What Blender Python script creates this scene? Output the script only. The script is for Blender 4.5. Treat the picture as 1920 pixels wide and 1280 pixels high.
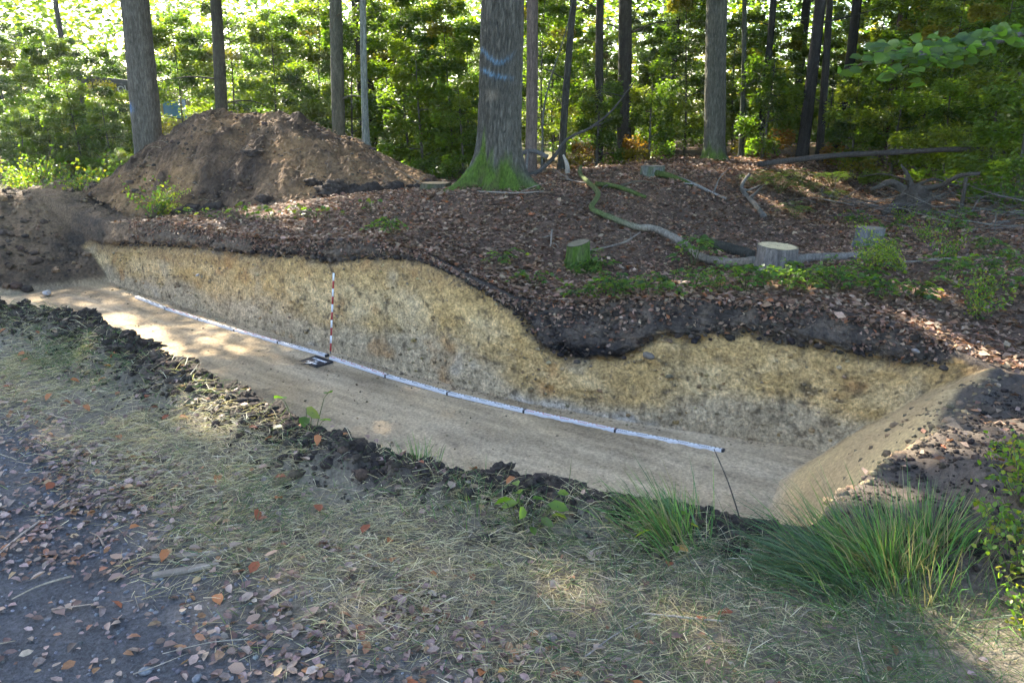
import bpy, math, numpy as np
from mathutils import Vector, Matrix, Euler
R = math.radians
sc = bpy.context.scene
for o in list(bpy.data.objects): bpy.data.objects.remove(o)
COL = sc.collection

# ------------------------------------------------------------------ camera, sky, sun, exposure
cam = bpy.data.objects.new('camera', bpy.data.cameras.new('camera')); COL.objects.link(cam)
cam.location = (0, 0, 1.65); cam.rotation_euler = (R(90 - 16.4), 0, 0)
cam.data.sensor_width = 36; cam.data.lens = 1500 / 1920 * 36
cam.data.clip_start = .05; cam.data.clip_end = 2000
sc.camera = cam
SUN_AZ = R(-33)            # measured from +Y (straight ahead) towards +X; negative = left
SUN_EL = R(38)
SD = np.array([math.sin(SUN_AZ) * math.cos(SUN_EL), math.cos(SUN_AZ) * math.cos(SUN_EL), math.sin(SUN_EL)])
w = bpy.data.worlds.new('World'); sc.world = w; w.use_nodes = True
nt = w.node_tree; bg = nt.nodes['Background']
sky = nt.nodes.new('ShaderNodeTexSky'); sky.sky_type = 'NISHITA'; sky.sun_disc = False
sky.sun_elevation = SUN_EL; sky.sun_rotation = SUN_AZ; sky.air_density = 1.0; sky.dust_density = 1.6
nt.links.new(sky.outputs[0], bg.inputs[0]); bg.inputs[1].default_value = .15
sl = bpy.data.lights.new('sun', 'SUN'); sl.energy = 5.0; sl.angle = R(.5); sl.color = (1, .91, .74)
so = bpy.data.objects.new('sun', sl); COL.objects.link(so); so.location = (-20, 30, 30)
so.rotation_euler = Vector(SD).to_track_quat('Z', 'Y').to_euler()
sc.view_settings.view_transform = 'Standard'; sc.view_settings.look = 'None'
sc.view_settings.gamma = 1; sc.view_settings.exposure = 2.65
sc.view_settings.use_curve_mapping = False
sc.render.engine = 'CYCLES'
cy = sc.cycles
cy.use_denoising = True; cy.max_bounces = 6; cy.diffuse_bounces = 3; cy.glossy_bounces = 2
cy.transmission_bounces = 4; cy.transparent_max_bounces = 4; cy.sample_clamp_indirect = 6
cy.use_adaptive_sampling = True; cy.adaptive_threshold = .03

# ------------------------------------------------------------------ numeric helpers
rng = np.random.default_rng(7)
def _h(i, j, k):
    n = (i * 374761393 + j * 668265263 + k * 1274126177).astype(np.int64) & 0xffffffff
    n = ((n ^ (n >> 13)) * 1274126177) & 0xffffffff
    return ((n ^ (n >> 16)) & 0xffff) / 65535.0
def vn(x, y, z=0.):
    x, y, z = np.broadcast_arrays(np.asarray(x, float), np.asarray(y, float), np.asarray(z, float))
    i, j, k = np.floor(x).astype(np.int64), np.floor(y).astype(np.int64), np.floor(z).astype(np.int64)
    f, g, h = x - i, y - j, z - k
    f, g, h = f * f * (3 - 2 * f), g * g * (3 - 2 * g), h * h * (3 - 2 * h)
    def L(a, b, t): return a + (b - a) * t
    a = L(L(_h(i, j, k), _h(i + 1, j, k), f), L(_h(i, j + 1, k), _h(i + 1, j + 1, k), f), g)
    b = L(L(_h(i, j, k + 1), _h(i + 1, j, k + 1), f), L(_h(i, j + 1, k + 1), _h(i + 1, j + 1, k + 1), f), g)
    return L(a, b, h) * 2 - 1
def fbm(x, y, z=0., o=4, gain=.5):
    s = 0; a = 1; t = 0
    for q in range(o):
        s = s + a * vn(x * 2 ** q + 17.3 * q, y * 2 ** q + 5.1 * q, np.asarray(z) * 2 ** q + 9.7 * q); t += a; a *= gain
    return s / t
def ss(a, b, x):
    t = np.clip((x - a) / (b - a), 0, 1); return t * t * (3 - 2 * t)
def lerp(a, b, t): return a + (b - a) * t
def C3(*c): return np.array(c, float)
def uv2xy(u, v): return -.8 * u + .6 * v, .6 * u + .8 * v
def xy2uv(x, y): return -.8 * x + .6 * y, .6 * x + .8 * y

# ------------------------------------------------------------------ mesh helpers
class Bag:
    def __init__(s): s.V = []; s.T = []; s.Q = []; s.C = []; s.n = 0
    def add(s, V, T=None, Q=None, C=None):
        V = np.asarray(V, float).reshape(-1, 3); m = len(V)
        s.V.append(V)
        if T is not None and len(T): s.T.append(np.asarray(T, int).reshape(-1, 3) + s.n)
        if Q is not None and len(Q): s.Q.append(np.asarray(Q, int).reshape(-1, 4) + s.n)
        if C is None: C = (1, 1, 1)
        C = np.asarray(C, float)
        s.C.append(np.broadcast_to(C, (m, 3)) if C.ndim == 1 else C)
        s.n += m
        return s
def mesh(name, bag, mat, smooth=True):
    V = np.concatenate(bag.V); Cc = np.concatenate(bag.C)
    T = np.concatenate(bag.T) if bag.T else np.zeros((0, 3), int)
    Q = np.concatenate(bag.Q) if bag.Q else np.zeros((0, 4), int)
    me = bpy.data.meshes.new(name)
    me.vertices.add(len(V)); me.vertices.foreach_set('co', V.astype(np.float32).ravel())
    li = np.concatenate([T.ravel(), Q.ravel()])
    me.loops.add(len(li)); me.loops.foreach_set('vertex_index', li.astype(np.int32))
    st = np.concatenate([np.arange(len(T)) * 3, len(T) * 3 + np.arange(len(Q)) * 4])
    me.polygons.add(len(st)); me.polygons.foreach_set('loop_start', st.astype(np.int32))
    me.polygons.foreach_set('use_smooth', np.full(len(st), smooth))
    me.update(calc_edges=True)
    a = me.color_attributes.new('Col', 'FLOAT_COLOR', 'POINT')
    a.data.foreach_set('color', np.concatenate([np.clip(Cc, 0, 1), np.ones((len(Cc), 1))], 1).astype(np.float32).ravel())
    me.materials.append(mat)
    return me
def tag(o, label=None, cat=None, group=None, kind=None):
    for k, x in (('label', label), ('category', cat), ('group', group), ('kind', kind)):
        if x: o[k] = x
    return o
def obj(name, bag, mat, parent=None, loc=(0, 0, 0), smooth=True):
    me = bag if isinstance(bag, bpy.types.Mesh) else mesh(name, bag, mat, smooth)
    o = bpy.data.objects.new(name, me); COL.objects.link(o); o.location = loc
    if parent: o.parent = parent
    return o
def empty(name, loc, label, cat, group=None, rz=0, sc_=1):
    o = bpy.data.objects.new(name, None); COL.objects.link(o); o.location = loc
    o.rotation_euler = (0, 0, rz); o.scale = (sc_,) * 3; o.empty_display_size = .2
    return tag(o, label, cat, group)
def dup(root, loc, rz, s=1, label=None):
    r = root.copy(); COL.objects.link(r); r.location = loc; r.rotation_euler = (0, 0, rz); r.scale = (s,) * 3
    if label: r['label'] = label
    for ch in root.children:
        c = ch.copy(); COL.objects.link(c); c.parent = r
        for g in ch.children:
            d = g.copy(); COL.objects.link(d); d.parent = c
    return r
def grid_faces(nr, nc):
    i = np.arange(nr - 1)[:, None] * nc + np.arange(nc - 1)[None]
    return np.stack([i, i + 1, i + nc + 1, i + nc], -1)
def frames(P):
    P = np.asarray(P, float); T = np.gradient(P, axis=0); T /= np.linalg.norm(T, axis=1)[:, None] + 1e-9
    ref = np.array([0, 0, 1.]) if abs(T[:, 2]).mean() < .8 else np.array([1., 0, 0])
    N = np.cross(T, ref); N /= np.linalg.norm(N, axis=1)[:, None] + 1e-9
    return T, N, np.cross(N, T)
def tube(P, r, n=8, rough=0., K=3., cap=True, col=(1, 1, 1), seed=0):
    """round tube through the points P, radius r per point, optional surface noise"""
    P = np.asarray(P, float); r = np.broadcast_to(np.asarray(r, float), (len(P),))
    T, N, B = frames(P); a = np.arange(n) / n * 2 * math.pi
    ca, sa = np.cos(a)[None, :, None], np.sin(a)[None, :, None]
    rr = r[:, None] * np.ones((1, n))
    if rough:
        ln = np.concatenate([[0], np.cumsum(np.linalg.norm(np.diff(P, axis=0), axis=1))])[:, None]
        rr = rr * (1 + rough * fbm(np.cos(a)[None] * K + seed, np.sin(a)[None] * K, ln * 3 / max(r.mean() * 8, .1), 3))
    V = P[:, None] + (N[:, None] * ca + B[:, None] * sa) * rr[..., None]
    m = len(P); i = np.arange(m - 1)[:, None] * n; j = np.arange(n)[None]; j2 = (j + 1) % n
    Q = np.stack([i + j, i + j2, i + n + j2, i + n + j], -1).reshape(-1, 4)
    V = V.reshape(-1, 3); Tt = []
    if cap:
        V = np.concatenate([V, P[:1], P[-1:]]); c0, c1 = len(V) - 2, len(V) - 1
        for q in range(n):
            Tt.append((c0, (q + 1) % n, q)); Tt.append((c1, (m - 1) * n + q, (m - 1) * n + (q + 1) % n))
    c = np.asarray(col, float)
    if c.ndim == 2: c = np.concatenate([np.repeat(c, n, 0), c[:1], c[-1:]]) if cap else np.repeat(c, n, 0)
    return V, Tt, Q, c
def addtube(bag, *a, **k):
    V, T, Q, c = tube(*a, **k); bag.add(V, T, Q, c)
def spline(pts, n):
    """Catmull-Rom through the points"""
    p = np.asarray(pts, float); p = np.concatenate([2 * p[:1] - p[1:2], p, 2 * p[-1:] - p[-2:-1]])
    m = len(p) - 3; t = np.linspace(0, m - 1e-6, n); i = t.astype(int); f = (t - i)[:, None]
    a, b, c, d = p[i], p[i + 1], p[i + 2], p[i + 3]
    return .5 * (2 * b + (c - a) * f + (2 * a - 5 * b + 4 * c - d) * f ** 2 + (3 * b - a - 3 * c + d) * f ** 3)
def unit(a): return a / (np.linalg.norm(a, axis=-1, keepdims=True) + 1e-9)
def leaves(bag, P, D, N, L, W, col, fold=.12, fine=False, curl=0.):
    """leaf blades: centre P, axis D, normal N; a folded rhombus, or a 6-point blade when fine"""
    P = np.asarray(P, float); n = len(P)
    D = unit(np.asarray(D, float)); N = np.asarray(N, float); N = unit(N - D * (N * D).sum(-1, keepdims=True)); S = np.cross(D, N)
    L = np.broadcast_to(np.asarray(L, float), (n,))[:, None]; W = np.broadcast_to(np.asarray(W, float), (n,))[:, None]
    cu = np.broadcast_to(np.asarray(curl, float), (n,))[:, None]
    if not fine:
        V = np.stack([P - D * L / 2, P + S * W / 2 + N * W * fold, P + D * L / 2 - N * L * cu, P - S * W / 2 + N * W * fold], 1)
        k = np.arange(n)[:, None] * 4; T = np.concatenate([k + [0, 2, 1], k + [0, 3, 2]]); nv = 4
        bag.add(V.reshape(-1, 3), T, None, np.repeat(np.broadcast_to(np.asarray(col, float), (n, 3)), nv, 0))
    else:
        fN = N * W * fold
        V = np.stack([P - D * L * .5, P - D * L * .2 + S * W * .44 + fN, P - D * L * .2 - S * W * .44 + fN,
                      P + D * L * .2 + S * W * .4 + fN - N * L * cu * .4, P + D * L * .2 - S * W * .4 + fN - N * L * cu * .4,
                      P + D * L * .5 - N * L * cu, P - D * L * .2, P + D * L * .2 - N * L * cu * .4], 1)
        k = np.arange(n)[:, None] * 8
        T = np.concatenate([k + [0, 6, 1], k + [0, 2, 6], k + [3, 7, 5], k + [7, 4, 5]])
        Q = np.concatenate([k + [1, 6, 7, 3], k + [6, 2, 4, 7]])
        bag.add(V.reshape(-1, 3), T, Q, np.repeat(np.broadcast_to(np.asarray(col, float), (n, 3)), 8, 0))
def blades(bag, P, D, L, W, col, droop=.3, up=(0, 0, 1)):
    """grass blades: root P, start direction D, length L, width W, drooping at the tip"""
    n = len(P); D = unit(np.asarray(D, float)); L = np.broadcast_to(L, (n,))[:, None]; W = np.broadcast_to(W, (n,))[:, None]
    dr = np.broadcast_to(droop, (n,))[:, None]
    S = unit(np.cross(D, rng.normal(size=(n, 3)))) * W / 2
    g = np.array([0, 0, -1.])
    m1 = P + D * L * .5 + g * L * dr * .15; tp = P + D * L * .95 + g * L * dr * .7
    V = np.stack([P - S, P + S, m1 - S * .8, m1 + S * .8, tp], 1).reshape(-1, 3)
    k = np.arange(n)[:, None] * 5
    bag.add(V, k + [2, 3, 4], k + [0, 1, 3, 2], np.repeat(np.broadcast_to(np.asarray(col, float), (n, 3)), 5, 0))
def rdir(n, zlo=-.2, zhi=.4):
    a = rng.uniform(0, 2 * math.pi, n); z = rng.uniform(zlo, zhi, n); return np.stack([np.cos(a), np.sin(a), z], 1)
def pick(n, cols, p=None, jit=.2):
    c = np.array(cols, float)[rng.choice(len(cols), n, p=p)]
    return c * rng.uniform(1 - jit, 1 + jit, (n, 1)) * rng.uniform(.93, 1.07, (n, 3))
def box(bag, c, s, rot=None, col=(1, 1, 1), taper=1.):
    x = np.array([(-1, -1, -1), (1, -1, -1), (1, 1, -1), (-1, 1, -1), (-1, -1, 1), (1, -1, 1), (1, 1, 1), (-1, 1, 1)], float)
    x[4:, :2] *= taper; x = x * np.array(s) / 2
    if rot is not None: x = x @ np.array(Euler(rot).to_matrix()).T
    bag.add(x + np.array(c), None, [(0, 3, 2, 1), (4, 5, 6, 7), (0, 1, 5, 4), (1, 2, 6, 5), (2, 3, 7, 6), (3, 0, 4, 7)], col)

# ------------------------------------------------------------------ materials
def mat(name, kind='soil', rough=.95, spec=.2, sc1=40, sc2=180, bump=.6, var=.5, trans=.5, stretch=None, dist=.01, tint=(1.5, 1.9, .55)):
    m = bpy.data.materials.new(name); m.use_nodes = True; n = m.node_tree.nodes; l = m.node_tree.links
    b = n['Principled BSDF']; out = n['Material Output']
    b.inputs['Roughness'].default_value = rough; b.inputs['Specular IOR Level'].default_value = spec
    at = n.new('ShaderNodeAttribute'); at.attribute_name = 'Col'
    tc = n.new('ShaderNodeTexCoord'); src = tc.outputs['Object']
    if stretch:
        mp = n.new('ShaderNodeMapping'); mp.inputs['Scale'].default_value = stretch; l.new(src, mp.inputs[0]); src = mp.outputs[0]
    def noise(s, d=6, r=.6):
        x = n.new('ShaderNodeTexNoise'); x.inputs['Scale'].default_value = s; x.inputs['Detail'].default_value = d
        x.inputs['Roughness'].default_value = r; l.new(src, x.inputs['Vector']); return x.outputs['Fac']
    def rng_(f, a, b_, c, d):
        x = n.new('ShaderNodeMapRange'); x.inputs[1].default_value = a; x.inputs[2].default_value = b_
        x.inputs[3].default_value = c; x.inputs[4].default_value = d; l.new(f, x.inputs[0]); return x.outputs[0]
    def mul(c, f):
        x = n.new('ShaderNodeVectorMath'); x.operation = 'MULTIPLY'; l.new(c, x.inputs[0])
        if isinstance(f, tuple): x.inputs[1].default_value = f
        else: l.new(f, x.inputs[1])
        return x.outputs[0]
    n1 = noise(sc1); n2 = noise(sc2, 3)
    c = at.outputs['Color']
    if var:
        c = mul(c, rng_(n1, .3, .7, 1 - var, 1 + var)); c = mul(c, rng_(n2, .3, .7, 1 - var * .6, 1 + var * .6))
    l.new(c, b.inputs['Base Color'])
    if bump:
        ad = n.new('ShaderNodeMath'); ad.operation = 'MULTIPLY_ADD'; l.new(n2, ad.inputs[0]); ad.inputs[1].default_value = .35; l.new(n1, ad.inputs[2])
        bu = n.new('ShaderNodeBump'); bu.inputs['Strength'].default_value = bump; bu.inputs['Distance'].default_value = dist
        l.new(ad.outputs[0], bu.inputs['Height']); l.new(bu.outputs[0], b.inputs['Normal'])
    if kind == 'leaf':
        t = n.new('ShaderNodeBsdfTranslucent'); l.new(mul(c, tint), t.inputs['Color'])
        mx = n.new('ShaderNodeMixShader'); mx.inputs[0].default_value = trans
        l.new(b.outputs[0], mx.inputs[1]); l.new(t.outputs[0], mx.inputs[2]); l.new(mx.outputs[0], out.inputs['Surface'])
    return m
M = {}
M['path'] = mat('path_gravel', sc1=60, sc2=220, bump=.8, var=.5, rough=.9)
M['verge'] = mat('verge_soil', sc1=45, sc2=160, bump=.8, var=.5)
M['floor'] = mat('trench_floor_clay', sc1=36, sc2=170, bump=.9, var=.36, dist=.015)
M['wall'] = mat('section_clay', sc1=34, sc2=150, bump=1., var=.52, dist=.03)
M['soil'] = mat('dark_topsoil', sc1=30, sc2=140, bump=1., var=.5, dist=.02)
M['heap'] = mat('spoil_soil', sc1=18, sc2=90, bump=1., var=.4, dist=.02)
M['forest'] = mat('forest_floor', sc1=25, sc2=110, bump=1., var=.6, dist=.02)
M['bark'] = mat('bark', sc1=9, sc2=40, bump=1., var=.42, dist=.03, stretch=(4.5, 4.5, 1.1))
M['wood'] = mat('cut_wood', sc1=20, sc2=140, bump=.3, var=.25, dist=.005)
M['twig'] = mat('dead_wood', sc1=30, sc2=120, bump=.6, var=.35, dist=.006)
M['leaf'] = mat('green_leaf', 'leaf', rough=.42, spec=.45, bump=0, var=0, trans=.58, tint=(2.6, 2.8, .55))
M['canopy'] = mat('canopy_leaf', 'leaf', rough=.5, spec=.3, bump=0, var=0, trans=.3)
M['dryleaf'] = mat('dry_leaf', 'leaf', rough=.6, spec=.3, sc1=60, bump=.3, var=.25, trans=.2, tint=(1.2, 1, .7))
M['grass'] = mat('grass', 'leaf', rough=.5, spec=.35, bump=0, var=0, trans=.35, tint=(1.2, 1.3, .7))
M['stone'] = mat('stone', sc1=30, sc2=160, bump=.5, var=.3, rough=.8, spec=.3)
M['paint'] = mat('enamel_paint', sc1=40, bump=.1, var=.08, rough=.4, spec=.5)
M['metal'] = mat('machine_metal', sc1=12, sc2=60, bump=.15, var=.2, rough=.45, spec=.5)
M['glass'] = mat('cab_glass', sc1=10, bump=0, var=0, rough=.05, spec=.9)
M['board'] = mat('board_face', sc1=30, bump=.1, var=.15, rough=.55, spec=.3)

# ------------------------------------------------------------------ terrain functions (u runs along the trench to the left, v across it away from the camera)
ZF = -1.41
_vb = np.array([(-99, 7.1), (2.1, 7.1), (2.44, 6.99), (3.42, 6.72), (4.56, 6.55), (6.04, 6.5), (7.73, 6.52), (10.61, 6.7), (14.64, 6.99), (99, 7.)])
_rim = np.array([(-60, .3), (-8, .1), (-3, -.1), (-.5, -.3), (.45, -.38), (.86, -.3), (1.29, -.22), (1.74, -.17), (2.22, -.14), (2.68, -.16), (3.41, -.18), (3.93, -.29), (4.5, -.38), (5.11, -.37), (5.57, -.25), (6.42, -.04), (7.35, .04), (8.17, -.05), (9.35, -.16), (11.08, -.16), (12.81, -.21), (14.79, -.43), (16.66, -.49), (22, -.5), (60, -.3)])
_bnd = np.array([(-9, -.4), (.63, -.42), (.97, -.48), (1.66, -.49), (2.13, -.5), (2.6, -.45), (3.06, -.54), (3.37, -.52), (3.56, -.65), (3.8, -.87), (4.31, -.91), (4.71, -.75), (5.1, -.47), (5.49, -.32), (5.89, -.19), (6.32, -.12), (6.67, -.1), (7.21, -.17), (8, -.28), (9.44, -.38), (10.86, -.46), (12.56, -.58), (14.87, -.81), (30, -.9)])
_prof = np.array([(-60, .3), (-20, .2), (-5, .1), (0, -.1), (2, -.2), (3, -.3), (4, -.46), (5, -.34), (6, -.02), (7, .24), (8.5, .36), (10, .2), (12, -.02), (14, -.22), (16, -.38), (20, -.45), (30, -.4), (60, 0)])
_lip = np.array([(-9, 3.3), (.7, 3.1), (.92, 3.02), (1.23, 2.93), (1.52, 2.78), (1.76, 2.72), (2.04, 2.68), (2.13, 2.6), (2.4, 2.54), (2.69, 2.5), (3.14, 2.54), (3.63, 2.58), (4.16, 2.6), (4.81, 2.64), (5.8, 2.76), (6.52, 2.72), (7, 2.55), (9, 2.6), (99, 2.6)])
def vb_(u): return np.interp(u, _vb[:, 0], _vb[:, 1])
def vl_(u): return np.interp(u, _lip[:, 0], _lip[:, 1]) + .05 * fbm(u * 2.3, 3.3, 0, 3)
def depth_(u, v):
    ue = .86 - .075 * (v - 2.8) + .12 * fbm(v * 1.7, 8.8, 0, 4)
    a = np.clip((u - ue + .12) / (.4 + 1.0 * ss(3.4, 6.6, v)), 0, 1); a = np.where(a < .25, 2 * a * a, a - .125) / .875
    ul = 14.35 - .3 * (v - 7)
    q = np.clip((u - ul) / 2.5, 0, 1); b = 1 - q ** .62
    return a * b
def rim_z(u): return np.interp(u, _rim[:, 0], _rim[:, 1]) + .03 * fbm(u * 1.6, 1.1, 0, 3)
def berm_(u, v):
    vl = vl_(u); m = ss(.8, 1.6, u) * (1 - ss(13, 15, u))
    h = (.095 + .07 * ss(3.5, 5.5, u)) * (1 + .9 * fbm(u * 4, v * 4, 2., 3) + .5 * fbm(u * 17, v * 17, 3., 3))
    return m * h * np.exp(-((v - vl + .2) / .2) ** 2)
def G(u, v):
    """surface height outside the trench"""
    u = np.asarray(u, float); v = np.asarray(v, float)
    far = ss(17, 32, v)
    p = np.interp(u, _prof[:, 0], _prof[:, 1]) * (1 - far) + .02 * far
    zr = rim_z(u)
    back = lerp(zr, p, ss(7.3, 10.3, v))
    right = .1 * ss(.8, -.6, u) * ss(2.4, 3.6, v)
    near = right - .02 * ss(2.2, 1., v)
    z = lerp(near, back, ss(3.0, 6.6, v))
    dist = np.clip((v - 7) / 6, 0, 1)
    z = z + (.012 + .10 * dist) * fbm(u * .9, v * .9, 3.3, 4) + .008 * fbm(u * 7, v * 7, 1.3, 3) * ss(1., 1.6, v)
    loose = ss(13.8, 15, u) * ss(2.9, 4., v) * (1 - ss(8.3, 10.5, v))
    z = z + loose * (.13 * fbm(u * 1.8, v * 1.8, 5., 4, .6) + .03 * fbm(u * 9, v * 9, 2., 3) + .02 + .5 * ss(14.8, 17.2, u) * ss(20.5, 18, u))
    z = z + ss(1.0, .4, u) * ss(2.9, 3.4, v) * (1 - ss(6.8, 7.4, v)) * (.14 * fbm(u * 3.5, v * 3.5, 8., 5, .6) + .05)
    return z + berm_(u, v)
def Gxy(x, y): return G(*xy2uv(np.asarray(x, float), np.asarray(y, float)))
RX = np.array([(-9.6, -.6), (-9.0, -.15), (-8.3, .35), (-7.4, 1.06), (-6.6, 1.52), (-6.2, 1.66), (-5.5, 1.55), (-4.7, 1.42), (-4.1, 1.25), (-3.2, .92), (-2.6, .55), (-1.9, .2), (-1.2, -.1), (-.5, -.4)])
def heap_z(x, y):
    zr = np.interp(x, RX[:, 0], RX[:, 1]) + .10 * fbm(x * 1.3, 4.4, 0, 3)
    g = Gxy(x, y); yr = 17.5 + .3 * fbm(x * .5, 1.2)
    d = np.abs(y - yr) / np.where(y < yr, 2.75, 3.2)
    f = 1 - np.clip(d, 0, 1.25); f = np.where(f > .8, .8 + (f - .8) * .5, f) / .9
    z = g - .25 + (zr - g + .25) * f
    return z + (.07 * fbm(x * 1.1, y * 1.1, 7., 3) + .05 * fbm(x * 4, y * 4, 2., 4)) * np.clip(f * 3, 0, 1)
def surf(x, y):
    """ground, or spoil heap where it stands higher"""
    return np.maximum(Gxy(x, y), np.where((x > -9.6) & (x < -.5) & (y > 14.5) & (y < 21), heap_z(x, y), -9))

# ------------------------------------------------------------------ the ground, one continuous sheet cut into its regions
def axis(lo, hi, step, grow, far_lo, far_hi):
    a = list(np.arange(lo, hi, step)); s = step
    while a[-1] < far_hi: s *= grow; a.append(a[-1] + s)
    b = []; s = step; x = lo
    while x > far_lo: s *= grow; x -= s; b.append(x)
    return np.array(b[::-1] + a)
U = axis(-1.2, 16.8, .03, 1.12, -160, 200); NU = len(U)
vl, vb = vl_(U), vb_(U)
rows = []          # each row: (v array, z array, zone)
near = axis(0., 2.4, .03, 1.15, -160, 2.39)[::-1]        # distance towards the camera behind the lip
near = np.concatenate([np.arange(0, 2.4, .03), 2.4 + np.cumsum(.03 * 1.15 ** np.arange(1, 48))])[::-1]
for s in near:
    v = vl - s; rows.append((v, G(U, v), 0))
g0 = G(U, vl)
def floor_z(v):
    d = depth_(U, v); base = G(U, v)
    fl = ZF + .025 * fbm(U * .8, v * .8, 1., 3) + .012 * fbm(U * 9, v * 4, 4., 3) * d
    fl = fl + .25 * ss(9, 15, U) * (1 - ss(3.2, 5.5, v)) 
    z = lerp(base, fl, d)
    sl = (d > .02) & (d < .98); lo = U > 8
    return z + np.where(sl & lo, .12 * np.sin(np.clip(d, 0, 1) * math.pi) * fbm(U * 3, v * 3, 4., 5, .6), 0) + np.where(sl & ~lo, .07 * fbm(U * 3, v * 3, 4., 5, .6) * np.clip((1 - d) * 4, 0, 1), 0)
for q in np.linspace(.12, .9, 8):
    v = vl + .1 * q; rows.append((v, lerp(g0, floor_z(v), q), 1))
for q in np.linspace(0, 1, 105):
    v = lerp(vl + .12, vb, q); rows.append((v, floor_z(v), 2))
zb0 = floor_z(vb); bnd = np.interp(U, _bnd[:, 0], _bnd[:, 1]) + .075 * fbm(U * 2.6, 9.2, 0, 5, .65)
zrm = rim_z(U)
vr = vb + .22 * (np.maximum(bnd, zb0) - ZF) + .4 * np.maximum(zrm - np.maximum(bnd, zb0), 0) + .03
dU = depth_(U, vb)
grim = G(U, vr)
qs = np.concatenate([np.linspace(0, 1, 72)[1:]])
for q in qs:
    z = lerp(zb0, grim, q); dz = np.maximum(z - np.maximum(bnd, zb0), 0)
    v = vb + .22 * (np.minimum(z, np.maximum(bnd, zb0)) - ZF) * np.clip(dU * 3, 0, 1) + .4 * dz
    v = np.maximum(v, vb + .002 * q)
    lt = np.sin(q * math.pi) ** .6
    rough_l = .05 * fbm(U * 2.4, z * 2.4, 0, 3) + .026 * fbm(U * 9, z * 9, 3., 3, .5) + .05 * np.clip(fbm(U * 13, z * 16, 9., 2) - .35, 0, 1)
    rough_d = .13 * fbm(U * 2.6, z * 5, 5., 5, .62) + .05 * fbm(U * 15, z * 17, 1., 3) - .04
    dk = ss(0, .05, dz)
    rec = .08 * np.exp(-((z - bnd - .02) / .06) ** 2) * (1 - np.exp(-np.maximum(grim - bnd, 0) / .1))
    v = v + (lerp(rough_l, rough_d, dk) + rec) * lt * np.clip((grim - zb0) / .9, 0, 1)
    rows.append((v, z, 3))
for s in np.concatenate([np.arange(.03, 3.6, .045), 3.6 + np.cumsum(.045 * 1.07 ** np.arange(1, 82))]):
    v = vr + s; rows.append((v, G(U, v), 4))
_w = np.array([r[2] for r in rows]) == 3
VV = np.stack([r[0] for r in rows]); ZZ = np.stack([r[1] for r in rows]); NR = len(rows)
VV[_w] += rng.normal(0, .0038, VV[_w].shape) * np.clip((grim - zb0) / 1.1, 0, 1) ** 1.5 * (np.abs(np.linspace(-1, 1, _w.sum())) < .97)[:, None]
_f = np.array([r[2] for r in rows]) == 2; ZZ[_f] += rng.normal(0, .0022, ZZ[_f].shape)
UU = np.broadcast_to(U, VV.shape); XX, YY = uv2xy(UU, VV)
zone = np.array([r[2] for r in rows]); zz_ = np.broadcast_to(zone[:, None], VV.shape)
DD = depth_(UU, VV)
# natural surface colours
n1 = fbm(UU * 1.3, VV * 1.3, ZZ * 1.3, 4); n2 = fbm(UU * 5, VV * 5, ZZ * 5, 4); n3 = fbm(UU * 22, VV * 22, ZZ * 16, 2)
def mixc(a, b, t): return a + (b - a) * t[..., None]
PATH = C3(.062, .062, .066); SOILN = C3(.13, .11, .08); TOP = C3(.060, .048, .039); LIT = C3(.12, .075, .05)
CC = np.zeros(VV.shape + (3,))
pe = 1.32 + .32 * ss(1.5, 4.5, UU) + .2 * fbm(UU * .9, 2.2, 0, 3)
nearc = mixc(np.broadcast_to(PATH, CC.shape) * (1 + .35 * n2)[..., None], SOILN * (1 + .4 * n2)[..., None], ss(-.2, .25, VV - pe + .12 * n1))
lipm = np.clip(ss(-.42, -.2, VV - np.broadcast_to(vl, VV.shape) + .22 * n2), 0, 1) * ss(.2, 1.4, UU)
nearc = mixc(nearc, np.broadcast_to(TOP, CC.shape) * (1 + .3 * n2)[..., None], lipm)
rightm = ss(1.0, .5, UU) * ss(2.75, 3.1, VV + .25 * n1)
nearc = mixc(nearc, mixc(np.broadcast_to(TOP * 1.25, CC.shape), C3(.11, .085, .06) + 0 * nearc, np.clip(.1 + .5 * n1, 0, 1)), rightm)
OCH, OCL, GRY, BRN, ORG, PAL = C3(.44, .285, .112), C3(.56, .40, .20), C3(.42, .32, .195), C3(.25, .16, .08), C3(.36, .19, .07), C3(.40, .36, .31)
flc = mixc(np.broadcast_to(C3(.39, .283, .165), CC.shape), C3(.50, .39, .26) + 0 * CC, np.clip(.35 + .9 * fbm(UU * .7, VV * 2.2, 2., 4), 0, 1))
flc = mixc(flc, C3(.155, .112, .066) + 0 * CC, np.clip(1.1 * fbm(UU * .9, VV * 3, 8., 4), 0, .7))
flc = flc * (1 + .35 * fbm(UU * 2.2, VV * 13, 5., 3))[..., None]
flc = mixc(flc, C3(.13, .10, .07) + 0 * CC, np.clip(n3 * 1.6 - .5, 0, .6))
loosec = mixc(np.broadcast_to(C3(.165, .11, .066), CC.shape), C3(.055, .042, .031) + 0 * CC, np.clip(.3 + 1.2 * n1 + .8 * n2 + .4 * n3, 0, 1))
endc = mixc(np.broadcast_to(C3(.38, .265, .14), CC.shape), OCL + 0 * CC, np.clip(.4 + n1, 0, 1))
endc = mixc(endc, mixc(TOP * 1.3 + 0 * CC, C3(.12, .09, .06) + 0 * CC, np.clip(.1 + .9 * n1 + .5 * n2, 0, 1)), np.clip((.055 - DD) * 34 + n2 * .9, 0, 1))
floc = np.where((UU > 8)[..., None], mixc(loosec, flc, ss(.86, .99, DD + .05 * n2)), mixc(endc, flc, ss(.85, 1., DD)))
hh = (ZZ - ZF) / np.maximum(bnd[None] - ZF, .2)
wn = fbm(UU * 1.1, ZZ * 2.6, 6., 4)
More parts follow.
